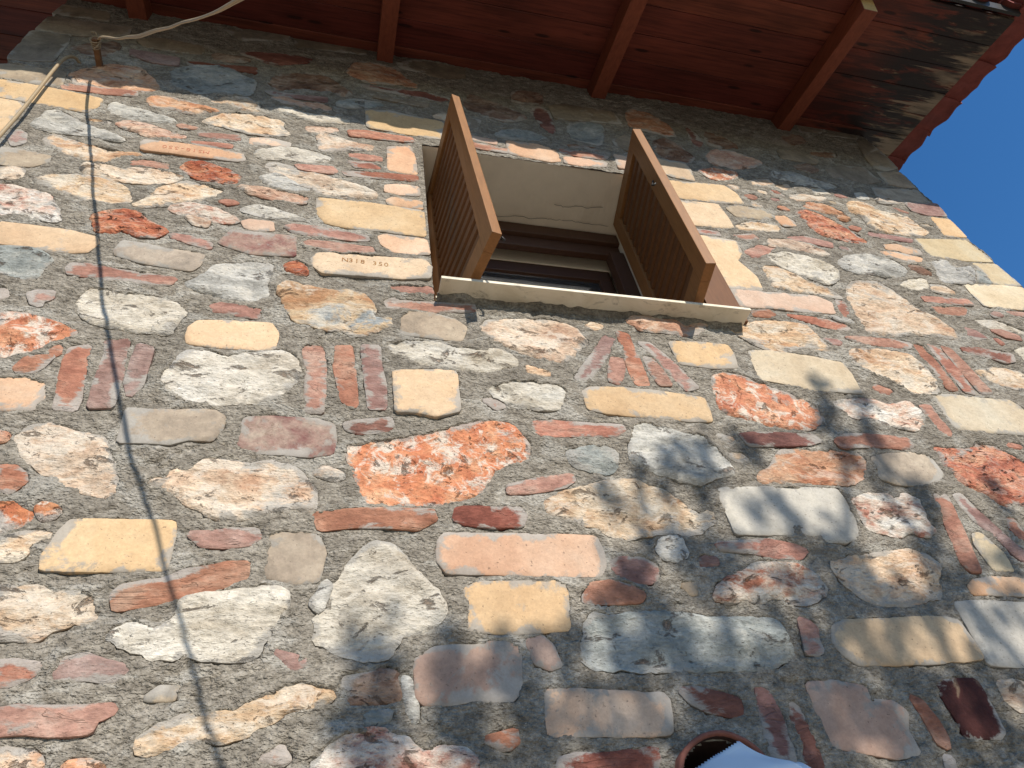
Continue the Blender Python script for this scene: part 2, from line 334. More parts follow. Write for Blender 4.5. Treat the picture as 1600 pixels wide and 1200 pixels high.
STONES = """
K -1280,3393 -1276,3553 -967,3590 -960,3503 -1012,3457 -1132,3404
K -1274,3596 -1267,3718 -1087,3714 -1064,3620 -1137,3611
K -1277,3070 -1285,3362 -1149,3380 -1137,3291 -1137,3110 -1198,3077
E -1123,3262 -1061,3338 -970,3383 -953,3327 -967,3249 -1033,3209
U -910,3339 -723,3328 -715,3252 -805,3245 -898,3282
K -913,3460 -836,3518 -652,3512 -650,3417 -762,3401 -875,3402
E -610,3455 -459,3469 -456,3414 -596,3368
D -685,3309 -419,3358 -413,3306 -515,3297 -676,3278
F -1285,3015 -1259,3030 -1071,3035 -1055,2919 -1091,2897 -1251,2911
Y -1247,2883 -1067,2870 -899,2843 -897,2781 -921,2724 -1045,2739 -1204,2752
Y -1205,2742 -1152,2752 -1116,2725 -1110,2674 -1116,2499 -1124,2496
N -1058,3025 -1006,3104 -944,3174 -846,3184 -784,3112 -737,3028 -750,2976 -814,2958 -923,2951 -1015,2951
R -1047,2908 -1026,2931 -803,2947 -798,2912 -898,2894 -1036,2890
B -721,3189 -661,3259 -525,3275 -401,3207 -400,3093 -420,3053 -506,3058 -592,3001 -663,3034 -696,3053
N -754,2878 -740,2927 -674,2938 -583,2914 -488,2876 -544,2849 -584,2820 -654,2837 -720,2833
G -867,2778 -852,2840 -805,2823 -725,2803 -623,2758 -678,2732 -737,2731 -838,2735
T -542,2960 -500,3021 -426,3051 -366,3012 -358,2939 -416,2932 -469,2972
G -1046,2577 -1031,2691 -1016,2709 -954,2666 -880,2616 -803,2592 -754,2553 -771,2541 -864,2553 -940,2546 -1024,2554
N -807,2660 -777,2697 -722,2689 -632,2662 -568,2632 -623,2614 -687,2599 -774,2639
T -549,2777 -478,2866 -352,2890 -255,2874 -255,2817 -227,2771 -289,2743 -369,2737 -462,2759
U -1088,2485 -1072,2537 -1045,2511 -1032,2456 -1055,2426
R -539,2686 -404,2705 -396,2669 -425,2659 -530,2664
R -547,2620 -417,2636 -419,2610 -540,2597
Pt -697,2547 -691,2567 -568,2575 -368,2558 -360,2518 -383,2505 -529,2503 -687,2502
T -980,2485 -975,2534 -922,2516 -866,2487 -795,2474 -677,2476 -747,2437 -783,2387 -821,2387 -896,2420 -962,2456
F -1082,2395 -1027,2396 -936,2380 -930,2344 -964,2307 -1048,2293
T -1039,2265 -1004,2280 -973,2273 -970,2228 -987,2214 -1020,2209
R -702,2422 -668,2438 -591,2426 -590,2404 -632,2404 -695,2402
Q -550,2421 -532,2461 -483,2476 -417,2449 -357,2414 -364,2368 -413,2355 -490,2361 -530,2394
T -836,2339 -827,2357 -773,2368 -719,2362 -658,2390 -582,2379 -534,2359 -556,2321 -637,2294 -712,2289 -760,2297 -809,2304
T -945,2245 -896,2274 -815,2292 -732,2294 -672,2238 -649,2175 -698,2153 -780,2161 -850,2191 -918,2213
V -1011,2183 -979,2186 -923,2172 -876,2160 -839,2099 -810,2042 -814,2019 -857,2023 -916,2040 -960,2025
T -641,2162 -617,2197 -602,2236 -588,2286 -527,2345 -454,2327 -395,2300 -444,2236 -522,2191 -608,2156
N -355,2338 -300,2347 -237,2342 -127,2321 -138,2281 -189,2274 -262,2287 -325,2308
D -502,3488 -439,3527 -304,3562 -201,3560 -215,3505 -307,3445 -388,3436
K -606,3741 -430,3823 -319,3814 -327,3735 -524,3656
K -297,3815 52,3815 45,3747 -280,3695
E -361,3224 -325,3345 -222,3408 -133,3419 -81,3359 -5,3259 -48,3216 -90,3250 -169,3235 -242,3239 -302,3181
U -355,3140 -112,3171 -110,3126 -328,3115
N -40,3479 -11,3598 85,3652 175,3622 278,3473 276,3426 174,3429 58,3400 -13,3425
K 192,3701 287,3776 530,3780 526,3635 421,3590 206,3646
D 31,3352 319,3388 421,3348 382,3315 244,3323 59,3328
K 71,3272 329,3268 313,3228 88,3249
B -71,3140 -7,3199 102,3207 130,3176 10,3106 -63,3103
E 495,3341 529,3472 611,3439 742,3362 794,3294 678,3218 592,3255 506,3292
K 490,3185 555,3175 532,3086 495,3073
T 338,3163 398,3218 432,3180 393,3125 351,3126
B 608,3064 667,3132 774,3152 863,3101 759,3052 627,3039
N -326,3066 -288,3097 -210,3071 -134,3084 -83,3056 -92,3029 -175,3037 -270,3040
W -293,2993 -256,3022 -172,2992 -97,3004 -13,2989 -18,2957 -100,2936 -187,2934 -263,2966
Y 56,3100 150,3126 266,3104 381,3097 368,2931 208,2930 65,2941
N -170,2881 -60,2905 -47,2881 -70,2851 -131,2838 -167,2840
R -10,2886 53,2907 169,2902 241,2904 249,2871 168,2859 79,2851 -2,2846
T -126,2805 -100,2834 -44,2818 6,2792 89,2785 81,2748 8,2725 -63,2696 -110,2688 -119,2752
P -359,2703 -299,2727 -222,2712 -222,2679 -282,2673 -354,2663
P 146,2796 232,2830 249,2732 251,2603 190,2604 148,2611
R -3,2688 57,2700 118,2692 118,2666 40,2656 4,2664
R -4,2630 82,2643 115,2608 24,2594
R -186,2551 -57,2571 -38,2539 -60,2521 -173,2525
R -18,2539 71,2558 253,2578 252,2541 107,2525 -9,2517
W -332,2619 -269,2664 -179,2680 -72,2648 -82,2607 -160,2583 -228,2588 -293,2568 -338,2579
T -293,2520 -258,2554 -178,2529 -87,2507 27,2468 101,2436 96,2389 -3,2358 -91,2380 -181,2423 -255,2472
G -298,2425 -239,2470 -185,2416 -123,2371 -197,2363 -273,2387
P 136,2485 189,2506 254,2505 258,2447 188,2435 136,2445
E 756,3592 907,3613 896,3494 736,3442
D 816,3390 876,3467 915,3408 906,3197 884,3157 854,3229
K 924,3467 1016,3521 1270,3520 1282,3396 1178,3377 934,3335
B 990,3294 1083,3358 1180,3351 1140,3176 1097,3121 988,3159 976,3221
E 940,3066 1065,3084 1106,3057 967,3048
N 1336,3526 1388,3612 1490,3591 1563,3475 1563,3349 1504,3338 1410,3368 1328,3376
E 1415,3265 1496,3309 1581,3200 1594,3138 1549,3077 1425,3071 1392,3125
K 1192,3193 1267,3268 1343,3276 1318,3151 1244,3111 1196,3145
D 1666,3492 1699,3430 1699,3322 1656,3274 1643,3393
E 1764,3489 1853,3481 1916,3357 1811,3314 1728,3332
N 1660,3158 1731,3263 1836,3288 1966,3234 1984,3188 1875,3116 1756,3074 1675,3082
P 660,3016 799,3026 875,2996 880,2901 833,2879 652,2897
R 892,3009 1036,3015 1124,3004 1102,2974 995,2965 901,2974
P 908,2936 991,2946 1102,2941 1086,2903 977,2878 899,2884
P 1163,3039 1224,3034 1264,3008 1226,2921 1156,2916
P 501,3013 609,3003 605,2971 501,2980
R 499,2952 657,2935 646,2902 502,2905
Y 1342,3062 1516,3051 1521,2991 1508,2890 1405,2898 1339,2939
Y 1345,2853 1654,2885 1695,2824 1695,2740 1577,2718 1316,2706
O 1566,3003 1663,3047 1778,3040 1766,2998 1654,2930 1594,2943
T 1836,2995 1945,3032 1961,2991 1878,2953 1828,2955
E 2249,3595 2412,3668 2406,3569 2270,3487
K 2149,3385 2281,3426 2363,3335 2321,3287 2131,3300
E 2345,3419 2518,3472 2514,3425 2429,3372 2348,3384
E 2172,3227 2277,3275 2315,3218 2237,3170 2175,3194
K 2369,3250 2490,3319 2652,3349 2666,3198 2542,3148 2364,3164
F 2741,3513 2900,3649 2903,3533 2894,3410 2771,3348 2723,3370
F 2712,3313 2880,3361 2884,3283 2876,3195 2782,3179 2701,3190
F 2569,3109 2876,3170 2874,3088 2878,3041 2669,3005 2547,3021
G 1989,3116 2135,3166 2215,3123 2354,3073 2277,3029 2099,3028 1982,3058
T 1964,2976 2040,3012 2050,2976 1984,2943
W 2172,3032 2221,3061 2248,3005 2262,2963 2166,2946
K 2465,3830 2653,3913 2582,3746 2425,3697
K 2656,3854 2880,3910 2824,3745 2620,3718
K 2792,3704 2877,3762 2893,3637 2747,3524
Y -946,1985 -874,1984 -774,1981 -694,1960 -685,1933 -699,1885 -761,1876 -850,1882 -915,1889
Q -730,2061 -710,2093 -670,2112 -612,2112 -580,2068 -517,2033 -538,1993 -580,1984 -638,2011 -657,1985 -696,1985
V -539,2158 -523,2196 -478,2207 -419,2197 -376,2173 -328,2136 -349,2116 -414,2111 -464,2128 -522,2143
T -486,2120 -409,2106 -412,2070 -446,2076
W -333,2208 -288,2249 -258,2247 -194,2221 -105,2182 -151,2186 -220,2180 -280,2181
P -315,2134 -296,2148 -227,2149 -218,2103 -269,2092 -302,2103
R -503,2018 -453,2016 -386,1990 -386,1964 -447,1982 -496,2002
F -629,1903 -620,1954 -564,1949 -474,1934 -398,1928 -402,1873 -419,1846 -480,1851 -553,1861 -621,1884
M -362,1995 -338,2068 -267,2069 -151,2071 -143,1969 -208,1961 -272,1957 -334,1979
R -722,1798 -717,1818 -675,1822 -607,1808 -532,1802 -448,1794 -459,1766 -523,1759 -604,1763 -684,1768 -713,1774
B -914,1861 -870,1870 -814,1866 -767,1828 -775,1789 -777,1744 -827,1735 -878,1755
G -425,1783 -382,1829 -357,1890 -267,1916 -203,1919 -203,1870 -211,1820 -196,1768 -236,1739 -304,1736 -379,1761
W -660,1651 -649,1723 -618,1724 -567,1708 -505,1711 -437,1693 -395,1664 -415,1620 -420,1566 -481,1564 -512,1567 -558,1573 -606,1586 -643,1613
R -778,1673 -764,1686 -725,1689 -723,1662 -740,1645 -738,1626 -759,1636
R -850,1682 -835,1691 -823,1659 -838,1643
O -824,1590 -782,1593 -725,1582 -663,1552 -629,1535 -651,1510 -690,1475 -726,1447 -743,1428 -767,1420
R -339,1694 -317,1708 -275,1707 -212,1692 -214,1659 -260,1663 -328,1671
Y -374,1546 -375,1592 -359,1618 -296,1627 -178,1633 -157,1595 -159,1532 -218,1524 -301,1524 -368,1531
R -721,1394 -707,1430 -673,1439 -653,1442 -668,1400 -682,1382 -708,1379
R -668,1460 -664,1482 -650,1480 -642,1458 -654,1446
R -628,1477 -591,1494 -582,1424 -564,1305 -564,1274 -604,1276 -616,1353 -629,1430
U -554,1511 -509,1520 -499,1445 -493,1366 -490,1289 -536,1285 -542,1361 -545,1446
U -480,1508 -448,1496 -446,1433 -444,1360 -461,1325 -479,1367 -481,1447
P -745,1354 -692,1359 -651,1350 -636,1304 -644,1268 -715,1262
W -409,1397 -368,1491 -335,1498 -274,1477 -200,1508 -129,1519 -99,1491 -84,1455 -102,1388 -164,1328 -222,1320 -294,1314 -354,1333 -392,1365
Y -96,2329 75,2339 265,2331 267,2170 173,2169 4,2167 -63,2176 -87,2231
P 141,2383 164,2406 262,2402 263,2352 198,2353 147,2357
R -185,2125 -162,2140 -77,2144 5,2133 73,2123 78,2100 37,2092 -54,2092 -153,2094
R -120,2045 -102,2063 -22,2065 89,2060 97,2034 49,2020 -50,2023
P 112,2132 135,2151 269,2145 276,2065 234,2057 161,2056 125,2091
Yt -91,1949 -72,1987 -39,1994 80,1999 259,2015 278,1983 270,1924 179,1904 52,1899 -52,1893 -77,1917
Q -163,1910 -135,1936 -105,1912 -98,1872 -134,1870 -154,1883
J -176,1803 -149,1831 -103,1815 -33,1803 36,1814 73,1797 100,1754 98,1694 144,1700 148,1671 112,1645 81,1616 42,1604 15,1625 -46,1630 -116,1656 -138,1703 -165,1758
R 149,1857 169,1865 273,1874 277,1846 207,1834 154,1842
R 132,1790 163,1807 226,1797 339,1807 407,1813 407,1777 347,1772 283,1762 206,1766 144,1761
F 181,1713 205,1743 272,1748 339,1728 370,1695 351,1637 290,1636 221,1642 182,1640
W 143,1586 175,1604 229,1607 289,1611 329,1595 404,1590 462,1605 498,1581 512,1548 462,1518 395,1498 323,1500 270,1514 230,1519 200,1545 152,1546
T 414,1693 443,1739 499,1751 572,1762 650,1765 720,1743 752,1670 701,1619 650,1563 595,1585 520,1604 448,1650
R -83,1551 -37,1557 -26,1474 -20,1361 -23,1310 -57,1307 -63,1340 -66,1439
R 1,1558 39,1563 48,1482 54,1421 60,1345 54,1333 26,1354 16,1405 2,1477
U 71,1570 115,1572 119,1490 130,1429 132,1334 94,1331 87,1406 77,1498
Y+ 158,1469 277,1485 322,1483 322,1339 260,1317 211,1327 162,1325 159,1401
Y 1359,2677 1552,2691 1560,2608 1561,2501 1467,2492 1336,2487
R 1371,2465 1478,2464 1477,2440 1376,2436
Y 1360,2409 1528,2404 1526,2323 1480,2258 1524,2160 1515,2072 1392,2062 1361,2066 1363,2162 1360,2268
F 1592,2674 1669,2713 1772,2698 1818,2655 1739,2617 1615,2614
T 1575,2529 1666,2587 1790,2590 1803,2548 1696,2512 1595,2502
R 1529,2445 1636,2474 1651,2447 1586,2422
R 1547,2333 1634,2396 1709,2400 1652,2337 1572,2298
P 1374,2049 1535,2056 1742,2065 1789,2033 1772,1972 1658,1960 1528,1964 1375,1950
R 1415,1924 1487,1943 1504,1923 1471,1904 1412,1900
N 904,1793 940,1823 1023,1835 1127,1833 1203,1822 1153,1769 1099,1746 1023,1756 944,1754
T 1292,1813 1358,1857 1461,1881 1559,1885 1610,1857 1646,1754 1603,1748 1556,1755 1451,1713 1375,1733 1320,1775
U 813,1709 843,1697 806,1632 760,1561 706,1494 678,1504 700,1541 752,1618
R 814,1611 853,1608 829,1534 805,1497 783,1508 794,1558
R 861,1738 893,1727 894,1665 901,1591 902,1500 865,1496 857,1544 859,1653
R 924,1700 962,1697 1000,1640 1034,1577 1066,1509 1023,1491 995,1551 964,1628
R 920,1623 945,1619 966,1563 976,1507 939,1504 923,1558
Y 1034,1710 1131,1722 1240,1720 1247,1677 1235,1614 1141,1604 1040,1611
C 1314,1701 1402,1711 1553,1697 1654,1677 1661,1630 1655,1571 1655,1538 1548,1539 1476,1535 1393,1556 1302,1569
O 1125,1558 1179,1586 1255,1579 1298,1547 1364,1517 1430,1488 1459,1442 1463,1415 1397,1369 1318,1363 1247,1371 1179,1398 1119,1406 1117,1459
W 407,1431 445,1454 501,1466 566,1463 622,1459 632,1434 608,1381 570,1372 515,1370 464,1387 430,1402
R 394,1393 421,1399 451,1374 426,1364
T 2000,2903 2071,2929 2214,2928 2187,2899 2037,2854 1991,2864
N 2029,2802 2086,2852 2168,2843 2217,2804 2249,2735 2203,2710 2154,2747 2107,2771 2033,2774
Q 1946,2719 2007,2754 2078,2729 2123,2685 2163,2634 2199,2576 2223,2530 2146,2508 2078,2531 2003,2541 1975,2599 1965,2662
T 2306,2884 2364,2936 2455,2921 2479,2867 2618,2856 2641,2775 2663,2723 2592,2667 2485,2664 2361,2657 2328,2691 2331,2774 2287,2807
G 2417,3018 2481,3035 2479,2980 2405,2961
T 2516,2989 2581,3013 2736,3021 2609,2966 2518,2951
U 2686,2985 2907,3032 2899,2968 2886,2911 2769,2892 2687,2909
Y 2775,2871 2886,2881 2883,2800 2878,2724 2748,2700 2758,2787
C 2528,2626 2848,2687 2868,2636 2882,2573 2879,2517 2707,2494 2534,2492 2526,2547
C 2743,2469 2880,2488 2893,2403 2898,2334 2816,2318 2738,2317 2748,2402
C 2567,2287 2728,2303 2890,2313 2903,2251 2899,2150 2776,2143 2568,2138 2561,2207
P 1816,2661 1877,2682 1907,2643 1900,2608 1838,2594
R 1788,2489 1915,2522 2028,2496 2011,2462 1924,2474
T 1701,2452 1784,2469 1892,2455 1943,2418 1974,2388 1907,2375 1825,2394 1725,2403 1679,2400
U 2279,2633 2348,2634 2513,2623 2489,2598 2380,2602 2282,2607
P 2313,2536 2379,2556 2492,2534 2485,2495 2398,2490 2306,2503
P 2256,2472 2346,2486 2464,2462 2436,2429 2360,2427 2267,2449
W 1647,2324 1735,2359 1834,2349 1929,2299 1933,2255 1899,2194 1829,2156 1760,2192 1694,2233 1642,2278
T 1589,2236 1642,2246 1699,2213 1749,2168 1830,2130 1866,2075 1818,2077 1738,2084 1626,2081 1579,2098 1578,2159
G 1967,2329 2039,2395 2169,2433 2269,2410 2312,2347 2263,2292 2169,2264 2097,2273 2033,2267 1983,2286
T 1919,2155 1980,2208 2104,2230 2148,2162 2177,2073 2253,2003 2284,1949 2272,1881 2187,1879 2113,1898 2030,1877 1872,1865 1871,1939 1888,2048 1893,2099
G 2502,2442 2579,2457 2591,2398 2713,2438 2633,2299 2534,2287 2446,2278 2469,2363
B 2713,2408 2746,2399 2730,2318 2649,2304
E 2341,2381 2401,2387 2433,2333 2365,2315 2339,2352
W 2193,2212 2276,2260 2368,2282 2343,2216 2252,2195
T 2371,2254 2439,2254 2465,2203 2403,2187 2352,2206
R 2270,2150 2352,2158 2499,2165 2510,2134 2426,2126 2269,2123
R 2265,2081 2354,2089 2445,2098 2401,2045 2304,2036 2273,2046
R 1829,2064 1862,2054 1839,1982 1811,1954 1805,1996
R 1556,1931 1639,1934 1754,1922 1802,1892 1769,1874 1682,1885 1593,1918
G 1731,1944 1816,1938 1826,1919 1767,1922
R 1744,1826 1804,1838 1950,1835 2020,1826 1998,1801 1913,1795 1786,1805
T 1701,1731 1750,1762 1857,1767 1955,1753 1997,1690 1994,1633 1965,1567 1872,1551 1834,1593 1782,1635 1712,1667
R 2028,1823 2064,1818 2073,1724 2067,1593 2031,1589 2032,1702
R 2100,1832 2133,1818 2143,1706 2130,1579 2096,1588 2093,1693
R 2162,1835 2195,1826 2207,1739 2213,1591 2166,1583 2158,1708
D 2242,1831 2333,1838 2469,1823 2452,1784 2400,1770 2342,1790 2241,1809
W 2438,2025 2528,2048 2604,2023 2676,1973 2571,1978 2453,1997
R 2476,1966 2536,1974 2594,1947 2590,1922 2521,1933
U 2357,1969 2400,1955 2421,1915 2363,1902 2344,1928
R 2665,2115 2759,2121 2757,2097 2694,2100
T 2230,1712 2316,1734 2403,1735 2477,1717 2480,1666 2448,1626 2351,1628 2263,1661
W 2513,1860 2596,1889 2618,1859 2529,1784 2510,1837
T -654,1185 -634,1222 -594,1227 -562,1213 -529,1210 -486,1192 -458,1142 -444,1103 -425,1052 -447,1036 -492,1049 -536,1068 -548,1088 -577,1095 -604,1116 -628,1154
R -658,1100 -634,1105 -607,1085 -599,1065 -618,1037 -642,1050
N -689,1194 -671,1191 -668,1175 -681,1169
O -629,1012 -604,1011 -577,989 -564,989 -561,970 -583,954 -606,940
O -558,1001 -549,1011 -527,1004 -515,991 -522,977 -539,972
Y -485,968 -384,969 -299,970 -293,935 -293,859 -386,858 -505,860 -510,886 -498,941
T -599,920 -573,932 -537,940 -512,933 -541,918 -550,903 -543,889 -556,878 -584,876
F -449,1199 -454,1279 -421,1284 -268,1289 -246,1273 -246,1234 -262,1200 -310,1202 -347,1185 -400,1186 -449,1185
T -371,1078 -333,1082 -325,1107 -293,1109 -259,1140 -219,1143 -170,1132 -140,1143 -108,1140 -68,1123 -38,1087 -18,1048 -22,1012 -59,1011 -102,1005 -177,982 -221,985 -271,1016 -314,1048
U -263,945 -228,948 -186,955 -135,957 -127,939 -144,923 -186,916 -235,917
R -371,801 -361,821 -323,828 -285,836 -254,855 -174,873 -142,873 -140,844 -179,822 -233,801 -287,788 -360,773
M -199,1253 -195,1277 -119,1286 -33,1285 6,1269 14,1232 7,1181 -40,1170 -97,1174 -161,1173 -198,1192
D 35,1276 67,1287 146,1302 150,1280 138,1260 68,1247 41,1258
O 47,1199 77,1213 115,1226 177,1239 249,1260 308,1286 390,1313 446,1314 477,1288 496,1239 495,1201 445,1171 395,1158 382,1117 355,1077 315,1061 254,1040 188,1040 130,1038 94,1043 76,1084 67,1130 48,1163
R -18,1000 53,1013 130,1018 238,1020 244,995 204,970 137,975 68,973 -6,962
D 294,1024 313,1029 443,1031 456,1011 444,984 383,980 309,984 288,997
F -99,944 -45,953 -8,942 5,902 0,864 -4,838 -51,834 -101,848 -103,893
W 77,904 110,932 144,925 171,901 194,870 216,836 242,813 253,776 238,745 193,728 161,721 142,676 100,670 58,683 34,693 1,707 1,760 30,777 28,812 45,857
P 248,940 264,957 381,958 532,959 618,957 626,922 625,884 608,859 514,858 405,861 265,863 248,890
Y 688,1446 709,1464 770,1473 919,1471 1063,1454 1065,1415 1058,1366 986,1360 865,1366 755,1369 692,1382
R 524,1320 576,1327 690,1327 778,1328 783,1311 746,1290 672,1288 567,1277 528,1280
G 807,1312 842,1336 887,1324 947,1299 1000,1299 1022,1262 1047,1223 1058,1162 1003,1154 947,1127 894,1132 845,1151 805,1168 766,1190 781,1246
B 596,1218 640,1243 700,1252 736,1232 730,1188 706,1160 670,1158 614,1176
R 428,1100 496,1123 595,1143 598,1128 571,1107 495,1088 426,1080
T 509,1055 563,1086 634,1110 690,1128 761,1136 800,1117 846,1094 881,1050 913,1026 945,1042 943,1013 908,988 868,970 829,981 777,975 707,959 659,963 633,989 573,1006 521,1027
H 994,1116 1144,1125 1242,1127 1353,1129 1362,1089 1356,1031 1341,975 1296,961 1239,960 1240,982 1183,981 1186,1005 1162,1004 1151,980 1083,980 993,980 993,1014 989,1064
G 783,952 832,962 841,913 799,895 773,903 767,925
U 642,888 668,901 724,900 750,881 747,856 723,839 692,841 650,859
R 928,946 991,952 1074,959 1140,946 1170,932 1142,911 1072,912 1016,925 932,932
D 1133,1315 1175,1324 1282,1329 1378,1329 1391,1311 1351,1296 1263,1287 1146,1276
V 1519,1482 1586,1498 1674,1506 1735,1487 1811,1512 1837,1474 1836,1438 1770,1384 1716,1394 1653,1406 1635,1435 1568,1420 1543,1449
R 1858,1497 1900,1505 1896,1450 1904,1387 1886,1369 1864,1391 1859,1440
C 1939,1557 2019,1561 2146,1553 2255,1555 2279,1534 2287,1474 2227,1397 2072,1396 1931,1400 1929,1453
R 1447,1315 1481,1340 1564,1349 1653,1346 1713,1340 1715,1314 1679,1302 1573,1305 1457,1294
N 1181,1202 1230,1258 1267,1272 1359,1269 1446,1271 1506,1263 1506,1232 1477,1189 1418,1157 1331,1148 1225,1157 1124,1149 1141,1177
F 1539,1252 1611,1272 1695,1281 1750,1268 1752,1210 1720,1178 1654,1160 1568,1162 1525,1180 1535,1216
Q 1794,1319 1843,1313 1930,1318 1992,1346 2047,1336 2087,1298 2126,1268 2125,1204 2073,1117 2003,1111 1892,1101 1874,1138 1802,1182 1809,1219 1789,1249 1801,1294
V 1388,1101 1460,1120 1514,1122 1533,1101 1579,1125 1606,1109 1604,1071 1592,1027 1605,1007 1565,985 1523,999 1475,985 1429,992 1387,1006 1392,1042
R 1676,1126 1714,1125 1702,1058 1681,973 1657,878 1631,878 1617,902 1632,961 1652,1040
U 1742,1126 1769,1133 1786,1077 1806,1029 1825,981 1854,920 1835,895 1808,929 1791,986 1753,1038 1743,1087
C 1720,992 1746,998 1774,934 1770,882 1711,884 1707,928 1706,963
R 1869,1047 1888,1042 1886,1004 1884,972 1863,987 1855,1014
T 1223,892 1300,916 1372,927 1488,941 1527,925 1548,896 1511,854 1489,804 1448,800 1373,782 1294,787 1254,812 1234,843
V 975,866 1018,889 1073,894 1122,886 1151,864 1174,829 1153,803 1100,783 1068,787 1033,803 968,787 939,795 904,787 866,795 883,819 917,845
T -567,824 -538,820 -512,824 -475,812 -430,814 -405,801 -403,781 -384,749 -427,756 -454,740 -469,722 -492,717 -534,723
W -362,715 -334,739 -276,732 -257,748 -248,791 -188,805 -136,812 -89,819 -61,812 -59,788 -76,747 -94,705 -105,677 -146,672 -201,676 -227,688 -238,677 -281,677 -305,693 -340,708
R -518,675 -492,676 -453,669 -459,655 -468,647 -489,637 -505,637
U -424,660 -419,680 -385,684 -352,671 -324,664 -316,652 -334,639 -375,645 -419,643
R -490,592 -466,596 -418,592 -385,591 -356,592 -323,594 -316,585 -342,573 -347,555 -393,552 -441,558 -479,557
T -271,534 -254,552 -228,566 -194,573 -158,572 -123,584 -92,594 -51,613 -13,618 33,605 40,596 11,588 -37,578 -62,563 -87,550 -116,535 -146,530 -172,538 -202,534 -233,518 -262,518
T -471,532 -445,530 -422,526 -408,516 -403,492 -458,493
N -370,505 -339,507 -314,501 -308,485 -366,488
E 53,631 83,641 130,647 154,644 151,625 159,595 147,591 101,588 73,586 61,610
A 191,668 229,687 286,696 368,697 396,688 387,607 370,585 321,587 247,583 206,585 192,597
V 8,481 38,510 69,530 102,537 147,527 180,504 214,497 242,501 279,491 292,472 290,451 9,466
Y 299,817 332,831 416,833 495,834 516,826 516,795 507,728 456,723 387,721 299,725 299,766
B 99,565 144,572 136,555 108,542 99,548
G 163,637 178,631 188,594 187,545 176,571
G -13,788 14,838 22,823 6,770
B 523,662 551,731 568,761 610,753 693,760 769,760 835,750 905,747 968,747 1006,739 1015,704 1015,678 992,653 955,639 891,633 802,634 745,637 666,635 605,642 543,641
R 558,799 583,830 630,836 672,823 698,807 686,791 625,787 556,787
A 418,701 450,708 467,690 477,649 456,643 428,657
P 442,597 494,597 598,589 679,584 688,572 682,541 675,514 631,511 548,515 435,519 436,556
D 719,591 756,593 811,578 840,567 838,545 811,539 766,551 737,567
D 445,472 477,478 545,476 636,482 637,469 617,439 435,449
D 894,592 914,578 920,548 920,507 919,464 912,441 880,449 869,473 874,509 884,559
D 957,557 971,547 972,518 975,477 971,438 967,424 934,428 950,493 946,525
R 1064,746 1083,738 1095,723 1086,699 1085,669 1064,662 1047,666 1055,700
Y 1140,722 1175,736 1276,739 1367,742 1465,746 1490,735 1495,694 1498,647 1435,640 1285,636 1160,637 1138,657 1123,684
H 1518,784 1584,789 1746,782 1730,729 1679,624 1587,626 1511,633 1514,682 1518,735
P 1593,834 1621,850 1682,857 1802,854 1769,811 1680,813 1591,813
A 1016,596 1077,599 1149,585 1148,554 1202,552 1222,531 1201,496 1205,451 1147,445 1081,460 1020,472 1019,506 1011,545
R 1252,561 1274,550 1287,512 1288,476 1279,457 1262,468 1261,503
I 1335,587 1381,593 1441,591 1443,569 1441,524 1436,483 1419,471 1363,473 1337,477 1339,510 1333,552
T 1503,586 1553,592 1586,576 1550,520 1513,528 1497,553
R 1263,439 1277,435 1270,414 1255,415
"""
def parse():
    out = []
    for ln in STONES.strip().splitlines():
        q = ln.split(); out.append((q[0], np.array([[float(z) / 1000 for z in s.split(',')] for s in q[1:]])))
    return out
def area(p): return 0.5 * np.sum(p[:, 0] * np.roll(p[:, 1], -1) - np.roll(p[:, 0], -1) * p[:, 1])
def sdf(px, py, poly):
    """signed distance, negative inside"""
    d = np.full(px.shape, 1e9); ins = np.zeros(px.shape, bool)
    a = poly; b = np.roll(poly, -1, 0)
    for (x0, y0), (x1, y1) in zip(a, b):
        ex, ey = x1 - x0, y1 - y0; l2 = ex * ex + ey * ey + 1e-12
        t = np.clip(((px - x0) * ex + (py - y0) * ey) / l2, 0, 1)
        d = np.minimum(d, (px - x0 - t * ex) ** 2 + (py - y0 - t * ey) ** 2)
        c = ((y0 <= py) != (y1 <= py)) & (px < ex * (py - y0) / (ey + (1e-15 if ey >= 0 else -1e-15)) + x0)
        ins ^= c
    d = np.sqrt(d); return np.where(ins, -d, d)
def resample(p, step):
    out = []
    for a, b in zip(p, np.roll(p, -1, 0)):
        n = max(1, int(round(np.hypot(*(b - a)) / step)))
        for k in range(n): out.append(a + (b - a) * k / n)
    return np.array(out)
def chaikin(p, r):
    q = np.roll(p, -1, 0); o = np.empty((len(p) * 2, 2)); o[0::2] = p * (1 - r) + q * r; o[1::2] = p * r + q * (1 - r); return o
def shape(kind, poly, idx):
    if area(poly) < 0: poly = poly[::-1]
    brick = kind[0] in BRICKS
    p = chaikin(poly, 0.05 if brick else 0.14)
    size = math.sqrt(abs(area(poly)))
    p = resample(p, max(0.006, min(0.011, size * 0.12)))
    n = np.roll(p, -1, 0) - np.roll(p, 1, 0); n = np.stack([n[:, 1], -n[:, 0]], 1); n /= np.linalg.norm(n, axis=1)[:, None] + 1e-9
    am = (0.0013 if brick else 0.0055) * min(1, size / 0.10)
    j = fbm(p[:, 0] * 48, p[:, 1] * 48, idx, 3, 0.65) * am * 1.3 + 0.0070
    if brick:   # broken corners and chips
        j -= np.clip(vn(p[:, 0] * 17 + 5, p[:, 1] * 17, idx + 91) - 0.55, 0, 1) * 0.010 * min(1, size / 0.1)
    return p + n * j[:, None]
